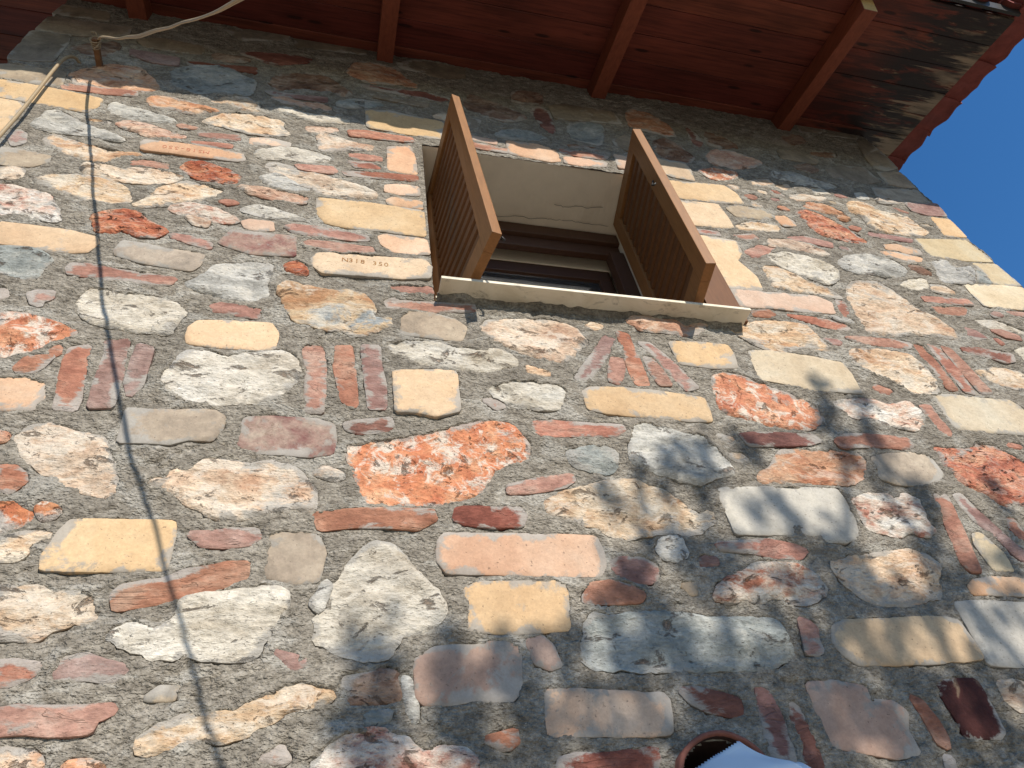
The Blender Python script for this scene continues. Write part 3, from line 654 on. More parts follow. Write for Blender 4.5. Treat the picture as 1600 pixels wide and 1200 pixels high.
def stone_mesh(kind, p, idx):
    """p: outline round its own centre; returns a mesh standing out of the wall along -Y"""
    rs = np.random.RandomState(idx + 11); brick = kind[0] in BRICKS; text = kind.endswith('t')
    size = math.sqrt(abs(area(p)))
    if brick:
        proud = 0.0005 + 0.0070 * rs.rand(); bev = 0.0025; rel = 0.0010; he = proud - 0.0016; grid = 0.022; tilt = 0.016
        if kind[0] in 'RDU': rel = 0.0024; grid = 0.012; tilt = 0.035; bev = 0.003
    else:
        proud = -0.001 + 0.0130 * rs.rand(); bev = min(0.007, size * 0.08); rel = 0.0125 * min(1, size / 0.13); he = proud - 0.0035; grid = 0.0105; tilt = 0.07
        if kind[0] in 'QO': rel *= 1.2
    if kind.endswith('s'): proud = -0.001 + 0.004 * rs.rand(); he = proud - 0.003
    if kind.endswith('+'): proud = 0.013; he = 0.011
    if text: proud = 0.011; rel = 0.0; tilt = 0.0; bev = 0.003; he = 0.009
    tx, tz = rs.uniform(-tilt, tilt, 2)
    x0, y0 = p.min(0); x1, y1 = p.max(0)
    gx = np.arange(x0 + grid * 0.5, x1, grid); gy = np.arange(y0 + grid * 0.5, y1, grid)
    X, Y = np.meshgrid(gx, gy); X = X.ravel() + rs.uniform(-.32, .32, X.size) * grid; Y = Y.ravel() + rs.uniform(-.32, .32, Y.size) * grid
    n = np.roll(p, -1, 0) - np.roll(p, 1, 0); n = np.stack([-n[:, 1], n[:, 0]], 1); n /= np.linalg.norm(n, axis=1)[:, None] + 1e-9
    r2 = p + n * bev; 
    X = np.concatenate([X, r2[:, 0]]); Y = np.concatenate([Y, r2[:, 1]])
    d = -sdf(X, Y, p) if len(X) else np.zeros(0)
    keep = d > bev * 0.6; X = X[keep]; Y = Y[keep]
    pts = [Vector((float(a), float(b))) for a, b in p] + [Vector((float(a), float(b))) for a, b in zip(X, Y)]
    k = len(p)
    ov, oe, of, _, _, _ = geometry.delaunay_2d_cdt(pts, [], [list(range(k))], 1, 1e-5)
    V = np.array([(q.x, q.y) for q in ov]); dd = np.maximum(0, -sdf(V[:, 0], V[:, 1], p)); dd[dd < 1e-5] = 0
    s = np.clip(dd / bev, 0, 1); s = s * (2 - s)
    s2 = np.clip(dd / (bev * 2.2), 0, 1)
    if brick: h = fbm(V[:, 0] * 30, V[:, 1] * 45, idx, 3)
    else:
        h = fbm(V[:, 0] * 13, V[:, 1] * 22, idx, 4, 0.55); q = vn(V[:, 0] * 8 + 3, V[:, 1] * 15, idx + 7)
        h = 0.7 * h + 0.6 * np.abs(q) - 0.25 + 0.25 * fbm(V[:, 0] * 60, V[:, 1] * 75, idx + 3, 2)
    z = he + (proud - he) * s + rel * h * s2 + V[:, 0] * tx * s2 + V[:, 1] * tz * s2
    z = np.maximum(z, he - 0.004)
    nv = len(V); verts = [(V[i, 0], -z[i], V[i, 1]) for i in range(nv)]
    faces = [tuple(f) for f in of]
    ring0 = len(verts)
    for a, b in p: verts.append((a, -he, b))
    for a, b in p: verts.append((a, 0.035, b))
    for i in range(k):
        j = (i + 1) % k; faces.append((ring0 + j, ring0 + i, ring0 + k + i, ring0 + k + j))
    me = pymesh('stone', verts, faces, True)
    # front faces must look out of the wall
    if len(of) and me.polygons[0].normal.y > 0: me.flip_normals()
    at = me.attributes.new('edge', 'FLOAT', 'POINT')
    ev = np.zeros(len(verts), np.float32); ev[:nv] = np.clip(dd / 0.022, 0, 1); at.data.foreach_set('value', ev)
    return me, proud

def inframe(x, z, mg=30):
    p = Vector((x, D, z)); X = p.x * Hx[0] + p.y * Nx[0] + p.z * Vx[0]; Y = p.x * Hx[1] + p.y * Nx[1] + p.z * Vx[1]; Zd = p.x * Hx[2] + p.y * Nx[2] + p.z * Vx[2]
    if Zd < 0.05: return False
    px = 800 + 1150 * X / Zd; py = 600 + 1150 * Y / Zd
    return -mg < px < 1600 + mg and -mg < py < 1200 + mg
stones = []
for i, (k, p) in enumerate(parse()):
    p = np.array(p); q = shape(k, p, i); stones.append((k, q, i))
rg = np.random.RandomState(4)
fx, fz = np.meshgrid(np.arange(XL + .05, XR - .05, .014), np.arange(0.30 * D, 2.2 * D, .014)); fd = np.full(fx.shape, 1.0)
for k, q, i in stones:
    lo = q.min(0) - .08; hi = q.max(0) + .08; m_ = (fx > lo[0]) & (fx < hi[0]) & (fz > lo[1]) & (fz < hi[1])
    if m_.any(): fd[m_] = np.minimum(fd[m_], sdf(fx[m_], fz[m_], q))
fd[(fx > 0.18 * D) & (fx < 1.04 * D) & (fz > 1.31 * D) & (fz < 2.15 * D)] = -1
fd[(fx - 0.56 * D) ** 2 + (fz - 0.296 * D) ** 2 < (0.12 * D) ** 2] = -1
for j_ in np.ndindex(fx.shape):
    if not inframe(fx[j_], fz[j_], -12): fd[j_] = -1
for n_ in range(34):
    w_ = np.where((fd > 0.017) & (fd < 0.9), np.minimum(fd, .045) + rg.uniform(0, .022, fd.shape), -1); j_ = np.unravel_index(np.argmax(w_), w_.shape)
    if w_[j_] < 0: break
    cx, cz, r_ = fx[j_], fz[j_], min(fd[j_], 0.045)
    rr = r_ * rg.uniform(.38, .60); el = rg.uniform(1.15, 1.6); th = rg.uniform(-.5, .3); nn_ = rg.randint(5, 8)
    an = np.sort(rg.uniform(0, 2 * math.pi, nn_) * .35 + np.arange(nn_) * 2 * math.pi / nn_)
    ex_, ez_ = rr * el * np.cos(an), rr / el * np.sin(an)
    kk = 'FRTFRUFBRUFT'[rg.randint(12)]; ok_ = inframe(cx, cz, 0)
    if ok_:
        poly = np.stack([cx + ex_ * math.cos(th) - ez_ * math.sin(th), cz + ex_ * math.sin(th) + ez_ * math.cos(th)], 1)
        stones.append((kk + 's', shape(kk, poly, 1000 + n_), 1000 + n_))
    fd = np.minimum(fd, np.hypot(fx - cx, (fz - cz) * 1.3) - rr * el - .012)
TEXT = {}; PROUD = {}
for k, q, i in stones:
    c = q.mean(0); me, proud = stone_mesh(k, q - c, i); PROUD[i] = proud
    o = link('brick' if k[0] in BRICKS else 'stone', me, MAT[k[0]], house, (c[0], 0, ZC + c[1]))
    me.name = o.name
    if k.endswith('t'): TEXT[k[0]] = (o, q, c, proud)

# --- stones of the wall that lie outside the photograph's frame: one joined part
rf = random.Random(3); filler = []; kinds = 'RRRTTTWGYYPPNFUDKOBC'
taken = [(q.min(0), q.max(0)) for _, q, _ in stones]
z = -1.50
while z < 2.82 * D:
    rowh = rf.uniform(0.10, 0.15); x = XL + 0.02
    while x < XR - 0.06:
        k = rf.choice(kinds); w_ = rf.uniform(0.13, 0.34) if k in 'YPFKCTWG' else rf.uniform(0.10, 0.24)
        hh = rowh * (rf.uniform(0.28, 0.45) if k in 'RDU' else rf.uniform(0.6, 0.85))
        w_ = min(w_, XR - 0.01 - x); x1 = x + w_; zc = z + rowh * 0.5 + rf.uniform(-0.01, 0.01)
        box_ = (x - 0.015, zc - hh / 2 - 0.015, x1 + 0.015, zc + hh / 2 + 0.015)
        ok = not any(inframe(a, b) for a in (x, (x + x1) / 2, x1) for b in (zc - hh / 2, zc, zc + hh / 2))
        ok = ok and not any(a[0] < box_[2] and b[0] > box_[0] and a[1] < box_[3] and b[1] > box_[1] for a, b in taken)
        if ok and w_ > 0.06:
            if k in BRICKS: pp = [(x, zc - hh / 2), (x1, zc - hh / 2), (x1, zc + hh / 2), (x, zc + hh / 2)]
            else:
                n_ = 9; pp = [((x + x1) / 2 + w_ / 2 * math.copysign(abs(math.cos(t)) ** .7, math.cos(t)) * rf.uniform(.8, 1), zc + hh / 2 * math.copysign(abs(math.sin(t)) ** .7, math.sin(t)) * rf.uniform(.75, 1)) for t in [2 * math.pi * q / n_ for q in range(n_)]]
            filler.append((k, np.array(pp)))
        x = x1 + rf.uniform(0.025, 0.05)
    z += rowh + 0.02
fb = bmesh.new(); fmats = sorted(set(k for k, _ in filler)); fst = []
for i, (k, p) in enumerate(filler):
    q = shape(k, p, 400 + i); c = q.mean(0); me, PROUD[400 + i] = stone_mesh(k, q - c, 400 + i); fst.append((k, q, 400 + i))
    me.transform(Matrix.Translation((c[0], 0, ZC + c[1])))
    me.polygons.foreach_set('material_index', [fmats.index(k)] * len(me.polygons)); fb.from_mesh(me); bpy.data.meshes.remove(me)
fme = bpy.data.meshes.new('masonry'); fb.to_mesh(fme); fb.free()
for k in fmats: fme.materials.append(MAT[k])
fo = link('masonry', fme, None, house); fo['kind'] = 'stuff'

# --- mortar: one uneven sheet, rising and tearing round every stone
VB = 0.27 * D; step = 0.0052
zs = np.concatenate([np.arange(-ZC, VB, 0.03), np.arange(VB, TOP * D, step), [TOP * D]])
xs = np.linspace(XL, XR, int((XR - XL) / step))
GX, GZ = np.meshgrid(xs, zs)
Hh = 0.0020 + 0.0055 * fbm(GX * 6, GZ * 8, 1, 2) + 0.0062 * fbm(GX * 19, GZ * 25, 2, 4, 0.6) + 0.0026 * fbm(GX * 66, GZ * 78, 4, 2)
tr = 1 - np.abs(fbm(GX * 11, GZ * 30, 9, 3)); Hh -= 0.008 * np.clip(tr - 0.90, 0, 1) * 10 * np.clip(vn(GX * 5, GZ * 6, 31) + 0.2, 0, 1)
edgen = 0.0095 * fbm(GX * 30, GZ * 36, 6, 3, 0.7)
for k, q, i in stones + fst:
    lo = q.min(0) - 0.045; hi = q.max(0) + 0.045
    i0, i1 = np.searchsorted(xs, [lo[0], hi[0]]); j0, j1 = np.searchsorted(zs, [lo[1], hi[1]])
    if i1 - i0 < 2 or j1 - j0 < 2: continue
    sx_, sz_ = GX[j0:j1, i0:i1], GZ[j0:j1, i0:i1]
    d = sdf(sx_, sz_, q) + edgen[j0:j1, i0:i1]
    rs = np.random.RandomState(i + 5); amp = rs.uniform(0.0, 0.0055)
    c = q.mean(0); under = np.clip((c[1] - sz_) / (q[:, 1].max() - q[:, 1].min() + 1e-6) * 2, 0, 1)
    lip = amp * np.clip(1 + 1.2 * vn(sx_ * 14, sz_ * 14, i), 0, 2) - under * 0.005 * np.clip(vn(sx_ * 9, sz_ * 4, i + 3) + 0.5, 0, 1.5)
    if k.endswith('+') or k.endswith('t'): lip = lip - under * 0.010
    near = np.exp(-np.maximum(d, 0) / 0.014); lvl = PROUD[i] - 0.0022 + 0.55 * Hh[j0:j1, i0:i1] + (lip - 0.0022)
    hh = Hh[j0:j1, i0:i1] * (1 - 0.85 * near) + lvl * 0.85 * near
    sink = np.clip((-d - 0.002) / 0.007, 0, 1)
    Hh[j0:j1, i0:i1] = hh * (1 - sink) + (-0.018) * sink
# corner arrises are ragged and worn back
cn = 0.010 + 0.012 * (fbm(GZ * 9, GX * 0 + 3, 14, 3))
for e0 in (GX - XL, XR - GX): Hh -= np.clip(1 - e0 / np.maximum(cn, 0.004), 0, 1) * 0.02
win = (GX > WU0 * D) & (GX < WU1 * D) & (GZ > WV0 * D) & (GZ < WV1 * D)
win |= (GX - 0.560 * D) ** 2 + (GZ - 0.296 * D) ** 2 < (0.070 * D) ** 2
ny, nx = GX.shape
co = np.stack([GX, -Hh, GZ + ZC], -1).reshape(-1, 3).astype(np.float32)
ii = np.arange(nx * ny).reshape(ny, nx)
cell = ~(win[:-1, :-1] & win[1:, 1:] & win[:-1, 1:] & win[1:, :-1])
F = np.stack([ii[:-1, :-1], ii[:-1, 1:], ii[1:, 1:], ii[1:, :-1]], -1)[cell]
me = bpy.data.meshes.new('mortar'); me.vertices.add(len(co)); me.vertices.foreach_set('co', co.ravel())
nf = len(F); me.loops.add(nf * 4); me.loops.foreach_set('vertex_index', F.ravel().astype(np.int32))
me.polygons.add(nf); me.polygons.foreach_set('loop_start', np.arange(0, nf * 4, 4, dtype=np.int32))
me.update(calc_edges=True); me.validate(); me.polygons.foreach_set('use_smooth', [True] * nf)
mortar = link('mortar_wall', me, M_MORTAR, house)

# lettering stamped on two bricks
def lettering(text, brick, proud, hgt, at, rot, mat, label):
    """each character is a thin piece of its own on the brick's face"""
    adv = hgt * 0.62; n = len(text)
    for k, ch in enumerate(text):
        if ch == ' ': continue
        cu_ = bpy.data.curves.new('letter', 'FONT'); cu_.body = ch; cu_.size = hgt; cu_.align_x = 'CENTER'; cu_.align_y = 'CENTER'; cu_.extrude = 0.0003; cu_.resolution_u = 3
        t_ = bpy.data.objects.new('letter', cu_); C.objects.link(t_)
        dg = bpy.context.evaluated_depsgraph_get(); mm = bpy.data.meshes.new_from_object(t_.evaluated_get(dg)); bpy.data.objects.remove(t_)
        mm.transform(Matrix.Rotation(R(90), 4, 'X') @ Matrix.Rotation(rot, 4, 'Z'))
        dx = (k - (n - 1) / 2) * adv
        o = link('letter', mm, mat, brick, (at[0] + dx * math.cos(rot), -proud - 0.0004, at[1] + dx * math.sin(rot))); o['label'] = label
def inkmat(name, col, base):
    t = NT(name); o = t.obj(); n = t.noise(o, 160, 4, 0.7)
    t.link(t.mix(t.mr(n, 0.48, 0.66), col, base), t.p.inputs['Base Color']); t.p.inputs['Roughness'].default_value = 0.9; return t.m
if 'Y' in TEXT:
    o, q, c, pr = TEXT['Y']
    lettering('N318', o, pr, 0.029, (-0.058, 0.012), R(-1), inkmat('brown_ink', (0.20, 0.085, 0.03, 1), lin((236, 196, 130), KA)), 'faded brown stamped character')
    lettering('350', o, pr, 0.029, (0.024, 0.010), R(-1), inkmat('brown_ink_faint', (0.26, 0.13, 0.05, 1), lin((240, 202, 138), KA)), 'faded brown stamped character')
if 'P' in TEXT:
    o, q, c, pr = TEXT['P']
    lettering('M318-350', o, pr, 0.031, (-0.02, 0.0), math.pi, inkmat('red_ink_faint', (0.36, 0.12, 0.07, 1), lin((244, 196, 150), KA)), 'faint red character stamped upside down')

# --- body behind the wall (hollow room)
yb = 3.4; e_ = 0.012
bv = [(XL + e_, 0.012, 0), (XR - e_, 0.012, 0), (XR - e_, yb, 0), (XL + e_, yb, 0), (XL + e_, 0.012, ZC + 2.80 * D), (XR - e_, 0.012, ZC + 2.80 * D), (XR - e_, yb, ZC + 2.80 * D), (XL + e_, yb, ZC + 2.80 * D)]
link('side_walls', pymesh('side_walls', bv, [(1, 2, 6, 5), (2, 3, 7, 6), (3, 0, 4, 7)]), M_MORTAR, house)
link('ceiling', pymesh('ceiling', [(XL + .02, 0.40, ZC + 2.45 * D), (XR - .02, 0.40, ZC + 2.45 * D), (XR - .02, yb - .02, ZC + 2.45 * D), (XL + .02, yb - .02, ZC + 2.45 * D)], [(0, 1, 2, 3)]), M_INTERIOR, house)
# inner leaf of the front wall, so that the room is dark
y1 = 0.345 * D
def q4(a, b, c_, d_): return [a, b, c_, d_]
iv = []; iff = []
def addq(*p):
    n0 = len(iv); iv.extend(p); iff.append((n0, n0 + 1, n0 + 2, n0 + 3))
xa, xb, za, zb = WU0 * D, WU1 * D, ZC + WV0 * D, ZC + WV1 * D; zt = ZC + 2.79 * D
addq((XL + .02, y1, 0), (xa, y1, 0), (xa, y1, zt), (XL + .02, y1, zt)); addq((xb, y1, 0), (XR - .02, y1, 0), (XR - .02, y1, zt), (xb, y1, zt))
addq((xa, y1, 0), (xb, y1, 0), (xb, y1, za), (xa, y1, za)); addq((xa, y1, zb), (xb, y1, zb), (xb, y1, zt), (xa, y1, zt))
link('inner_wall', pymesh('inner_wall', iv, iff), M_INTERIOR, house)
# plastered reveal: an uneven lining round the opening
rv = []; rff = []; nn = 40
prof = []
for k in range(nn): prof.append((xa + (xb - xa) * k / nn, zb))
for k in range(nn): prof.append((xb, zb + (za - zb) * k / nn))
for k in range(nn): prof.append((xb + (xa - xb) * k / nn, za))
for k in range(nn): prof.append((xa, za + (zb - za) * k / nn))
NP = len(prof); ys = [0.004, 0.012, 0.03, 0.08, 0.14, 0.20, 0.27, 0.33, 0.39, y1]
for j, y in enumerate(ys):
    for k, (x, z_) in enumerate(prof):
        cx, cz = (xa + xb) / 2, (za + zb) / 2
        d_ = 0.006 + 0.004 * float(vn(k * 0.35, y * 9, 77)) - (0.004 if j else 0.0)
        if j == 0: d_ = 0.001 + 0.002 * float(vn(k * 1.3, 3, 78))
        x_ = x - d_ * (1 if x == xb else -1 if x == xa else 0); zz = z_ - d_ * (1 if z_ == zb else -1 if z_ == za else 0)
        rv.append((x_, y, zz))
for j in range(len(ys) - 1):
    for k in range(NP): rff.append((j * NP + k, j * NP + (k + 1) % NP, (j + 1) * NP + (k + 1) % NP, (j + 1) * NP + k))
link('window_reveal', pymesh('window_reveal', rv, rff, False), M_PLASTER, house)
for cpts in ([(0.44, .205), (0.50, .203), (0.55, .196), (0.60, .197), (0.655, .190), (0.70, .190)], [(0.66, .135), (0.70, .138), (0.74, .132), (0.78, .131), (0.83, .122)], [(0.70, .190), (0.76, .187), (0.81, .192), (0.87, .188)]):
    v_ = []; f_ = []; sp = spline([(u * D, y * D, 0) for u, y in cpts], 6)
    for k, p in enumerate(sp):
        wv_ = 0.0010 * (1 if 0 < k < len(sp) - 1 else 0.1); jz = 0.004 * float(vn(k * 0.8, 2, 55))
        v_ += [(p.x, p.y + jz - wv_, zb - 0.0125), (p.x, p.y + jz + wv_, zb - 0.0125)]
        if k: f_.append((2 * k - 2, 2 * k - 1, 2 * k + 1, 2 * k))
    link('crack', pymesh('crack', v_, f_), M_CRACK, house)

# --- window
def wbox(u0, u1, v0, v1, w0, w1, bevel=0.003):
    lo, hi = W(u0, v0, w1), W(u1, v1, w0)
    c = [(lo.x, lo.y, lo.z), (hi.x, lo.y, lo.z), (hi.x, hi.y, lo.z), (lo.x, hi.y, lo.z), (lo.x, lo.y, hi.z), (hi.x, lo.y, hi.z), (hi.x, hi.y, hi.z), (lo.x, hi.y, hi.z)]
    return boxmesh('b', c, bevel)
a0, a1 = WU0 + 0.004, WU1 - 0.004
window = joinbm('window', [wbox(a0, a1, 2.062, WV1 - 0.006, -.262, -.222), wbox(a0, a1, 2.008, 2.0615, -.262, -.238),
                           wbox(a0, a0 + .05, 1.368, 2.0075, -.262, -.222), wbox(a1 - .05, a1, 1.368, 2.0075, -.262, -.222)], M_FRAME, house)
link('blind_box', wbox(a0 + .002, a1 - .002, 2.000, 2.095, -.318, -.296), M_PLASTER, window)
link('pane_grey_sheet', wbox(a0 + .03, a1 - .03, 1.36, 2.0, -.344, -.342, 0), M_ADDED_SHEET, window)  # added grey sheet behind the glass, lightens the black pane
joinbm('sash', [wbox(a0 + .03, a1 - .03, 1.945, 1.9995, -.318, -.298), wbox(a0 + .03, a0 + .075, 1.43, 1.9445, -.318, -.298),
                wbox(a1 - .075, a1 - .03, 1.43, 1.9445, -.318, -.298), wbox(a0 + .03, a1 - .03, 1.370, 1.4295, -.318, -.298)], M_FRAME, window)
link('glass_pane', wbox(a0 + .0755, a1 - .0755, 1.431, 1.944, -.314, -.310, 0), M_GLASS, window)
link('casing', wbox(WU1 + .002, 1.010, 1.3675, 2.115, -.006, .013), M_SLAT, window)
# sill slab with a ragged underside bed
sill = joinbm('window_sill', [wbox(0.218, 0.994, 1.3575, 1.3665, -.0005, .055, 0.002), wbox(WU0 + .006, WU1 - .006, 1.3575, 1.3655, -.320, -.001, 0.002)], M_MARBLE, window)

bv_ = []; bf_ = []; nb = 150
for i in range(nb + 1):
    u_ = 0.214 + (0.985 - 0.214) * i / nb; n0 = float(fbm(np.array(u_ * 26), np.array(3.0), 41, 3)); n1 = float(fbm(np.array(u_ * 40), np.array(8.0), 43, 3))
    dpt = 0.013 + 0.009 * n0; low = 1.342 + 0.007 * n1
    for (w_, v_2) in ((dpt, 1.3574), (dpt * 0.95, 1.352), (dpt * 0.6, (1.352 + low) / 2 + .002), (0.004, low), (-0.01, low - .004)): bv_.append(W(u_, v_2, w_))
for i in range(nb):
    for j in range(4): a = i * 5 + j; bf_.append((a, a + 1, a + 6, a + 5))
link('sill_bedding', pymesh('sill_bedding', bv_, bf_, True), M_MORTAR, house)
# --- shutters
def shutter(hu, hw, ou, ow, T, side, label, lean=0.0):
    h = Vector((hu, hw)); o_ = Vector((ou, ow)); L_ = (o_ - h).length; e = (o_ - h) / L_; nrm = Vector((e.y, -e.x))   # to the right of the outward direction
    zb_, zt_ = 1.385, 2.108
    def xf(a, t, z): q = h + e * a + nrm * t; return W(q.x - lean * (z - zb_) / (zt_ - zb_) * a / L_, z, q.y)
    def bb(a0_, a1_, t0, t1, z0, z1, bev=0.0025):
        return boxmesh('b', [xf(*p) for p in ((a0_, t0, z0), (a1_, t0, z0), (a1_, t1, z0), (a0_, t1, z0), (a0_, t0, z1), (a1_, t0, z1), (a1_, t1, z1), (a0_, t1, z1))], bev)
    sw = 0.054
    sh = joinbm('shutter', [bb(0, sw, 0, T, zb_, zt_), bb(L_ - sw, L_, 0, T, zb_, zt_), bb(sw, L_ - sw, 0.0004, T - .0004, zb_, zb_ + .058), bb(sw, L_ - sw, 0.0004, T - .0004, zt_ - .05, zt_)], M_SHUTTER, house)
    sh['label'] = label
    n = 14; z0 = zb_ + .058; z1 = zt_ - .05; st = (z1 - z0) / n
    back = bb(sw - .002, L_ - sw + .002, T * .58, T * .70, z0, z1, 0); link('gap_shade_panel', back, M_FRAME, sh)  # added dark sheet standing in for the shade between slats
    for k in range(n):
        zc = z0 + (k + .5) * st; a_, b_ = sw - .002, L_ - sw + .002
        c = [xf(a_, T * .20, zc - st * .36), xf(b_, T * .20, zc - st * .36), xf(b_, T * .50, zc - st * .46), xf(a_, T * .50, zc - st * .46),
             xf(a_, T * .34, zc + st * .36), xf(b_, T * .34, zc + st * .36), xf(b_, T * .575, zc + st * .30), xf(a_, T * .575, zc + st * .30)]
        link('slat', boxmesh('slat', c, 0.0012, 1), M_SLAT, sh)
    for z in (zb_ + .13, zt_ - .13):
        hv, hf = tube([xf(-.006, T * .5, z - .028), xf(-.006, T * .5, z + .028)], .008, 10)
        m_ = pymesh('hinge', hv, hf, True); link('hinge', m_, M_IRON, sh)
    # latch hook on the free stile
    t_l = -0.004 if side == 'R' else T + 0.004
    zl = 1.80 if side == 'R' else zb_ + .02
    lp = [xf(L_ - sw * .5 + dx, t_l + dt, zl + dz) for dx, dt, dz in ((0, 0, .03), (0, -.006 if side == 'R' else .006, .012), (.004, -.012 if side == 'R' else .012, 0), (.010, -.010 if side == 'R' else .010, -.010), (.012, -.004 if side == 'R' else .004, -.004))]
    lv, lf = tube(spline(lp, 4), .0038, 8); link('latch', pymesh('latch', lv, lf, True), M_IRON, sh)
    return sh
shutter(0.243, -0.178, 0.314, 0.172, 0.024, 'L', 'left shutter leaf, opened outwards', 0.042)
shutter(0.880, -0.178, 0.836, 0.156, 0.026, 'R', 'right shutter leaf, opened outwards')

# --- roof: boards, rafters, tiles
AL = R(18.5); ca, sa = math.cos(AL), math.sin(AL)
def RP(u, s, n): return W(u, 2.815 - s * sa + n * ca, s * ca + n * sa)
roof = empty('roof', parent=house)
ULEFT, UV = -1.75, 2.335
bw = 0.1135
ks = range(-7, 6)
for k in ks:
    s0 = 0.042 + k * bw; s1 = min(s0 + bw - 0.0022, 0.622)
    if s1 - s0 < 0.02: continue
    dz = random.uniform(-.0012, .0012)
    c = [RP(ULEFT, s0, dz), RP(UV, s0, dz), RP(UV, s1, dz), RP(ULEFT, s1, dz), RP(ULEFT, s0, .016), RP(UV, s0, .016), RP(UV, s1, .016), RP(ULEFT, s1, .016)]
    link('board', boxmesh('board', c, 0.0025, 1), M_BOARD, roof)
for u in (-1.55, -0.74, 0.07, 0.88, 1.69):
    c = [RP(u, -0.08, -.078), RP(u + .057, -0.08, -.078), RP(u + .057, .572, -.078), RP(u, .572, -.078), RP(u, -0.08, -.0015), RP(u + .057, -0.08, -.0015), RP(u + .057, .572, -.0015), RP(u, .572, -.0015)]
    ra = link('rafter', boxmesh('rafter', c, 0.003, 2), M_RAFTER, roof); ra.data.materials.append(M_ENDGRAIN)
    nd = (RP(0, 1, 0) - RP(0, 0, 0)).normalized()
    for pl in ra.data.polygons:
        if pl.normal.dot(nd) > 0.97: pl.material_index = 1
c = [RP(ULEFT, .6225, -.004), RP(UV, .6225, -.004), RP(UV, .634, -.004), RP(ULEFT, .634, -.004), RP(ULEFT, .6225, .03), RP(UV, .6225, .03), RP(UV, .634, .03), RP(ULEFT, .634, .03)]
link('eave_strip', boxmesh('eave_strip', c, 0.001, 1), M_IRON, roof)
# barrel tile covering (rows above the boards, seen only edge-on) and the lowest course
def tile_mesh(name, u0, s0, s1, width, rise, n0, th, seg=8, flip=False):
    v_ = []; f_ = []
    for (s, sh_) in ((s0, 0.0), ((s0 + s1) / 2, 0.0), (s1, 0.0)):
        for lay in (0, 1):
            for k in range(seg + 1):
                t = math.pi * k / seg; cu_ = -math.cos(t) * width / 2; hn = math.sin(t) * rise * (-1 if flip else 1)
                v_.append(RP(u0 + cu_, s, n0 + hn + (th if lay else 0)))
    S_ = seg + 1
    for j in range(2):
        for k in range(seg):
            a = j * 2 * S_ + k; b = (j + 1) * 2 * S_ + k
            f_.append((a, a + 1, b + 1, b)); f_.append((a + S_ + 1, a + S_, b + S_, b + S_ + 1))
    for j in (0, 2):
        for k in range(seg): a = j * 2 * S_ + k; f_.append((a, a + S_, a + S_ + 1, a + 1))
    return pymesh(name, v_, f_, True)
pitch = 0.135; u = ULEFT + 0.07
while u < UV - 0.02:
    link('roof_tile', tile_mesh('roof_tile', u, 0.30 + random.uniform(-.01, .01), 0.655 + random.uniform(-.012, .012), pitch * .62, .035, .028 + random.uniform(-.003, .003), .010), M_TILE, roof)
    link('roof_tile', tile_mesh('roof_tile', u + pitch / 2, 0.30, 0.662 + random.uniform(-.012, .012), pitch * .60, .022, .040, .010, flip=True), M_TILE, roof)
    u += pitch
# upper field of the roof as one corrugated sheet
v_ = []; f_ = []; nu = int((UV - ULEFT) / pitch * 8)
for s in (-2.2, -1.2, -0.3, 0.32):
    for k in range(nu + 1):
        uu = ULEFT + (UV - ULEFT) * k / nu; v_.append(RP(uu, s, .05 + .025 * math.sin(2 * math.pi * (uu - ULEFT - .07) / pitch + math.pi / 2)))
for j in range(3):
    for k in range(nu): a = j * (nu + 1) + k; f_.append((a, a + 1, a + nu + 2, a + nu + 1))
ro = link('roof_covering', pymesh('roof_covering', v_, f_, True), M_TILE, roof); ro['kind'] = 'stuff'
# verge tiles down the right edge, hooked over the board ends
jt = [-0.43, -0.262, -0.092, 0.072, 0.240, 0.418, 0.588, 0.70]
for k in range(len(jt) - 1):
    v_ = []; f_ = []; s0, s1 = jt[k] - .012, jt[k + 1] + .006; ns = 14; dn = random.uniform(-.004, .004); du = random.uniform(-.003, .003)
    pr = [(2.300, .046), (2.325, .060), (2.36, .066), (2.395, .056), (2.418, .034), (2.428, .008), (2.430, -.010)]
    pi_ = [(2.424, -.008), (2.412, .000), (2.395, .005), (2.375, .008), (2.355, .010), (2.342, .012), (2.338, .030)]
    loop = pr + pi_
    for j in range(ns + 1):
        s = s0 + (s1 - s0) * j / ns; q = j / ns
        lift = -.006 * q + .010
        wav = 0.0045 * math.sin(q * 2 * math.pi * 1.5 + k) + 0.004 * float(vn(s * 30, k, 66))
        for m_, (uu, nn_) in enumerate(loop):
            low = max(0.0, min(1.0, (.05 - nn_) / .05)); outw = max(0.0, (uu - 2.33) / .1)
            v_.append(RP(uu + du + wav * outw, s, nn_ + dn + lift - wav * low * 0.6))
    LN = len(loop)
    for j in range(ns):
        for m_ in range(LN): a = j * LN + m_; b = j * LN + (m_ + 1) % LN; f_.append((a, b, b + LN, a + LN))
    f_.append(tuple(range(LN))[::-1]); f_.append(tuple(ns * LN + m_ for m_ in range(LN)))
    link('verge_tile', pymesh('verge_tile', v_, f_, False), M_TILE, roof)

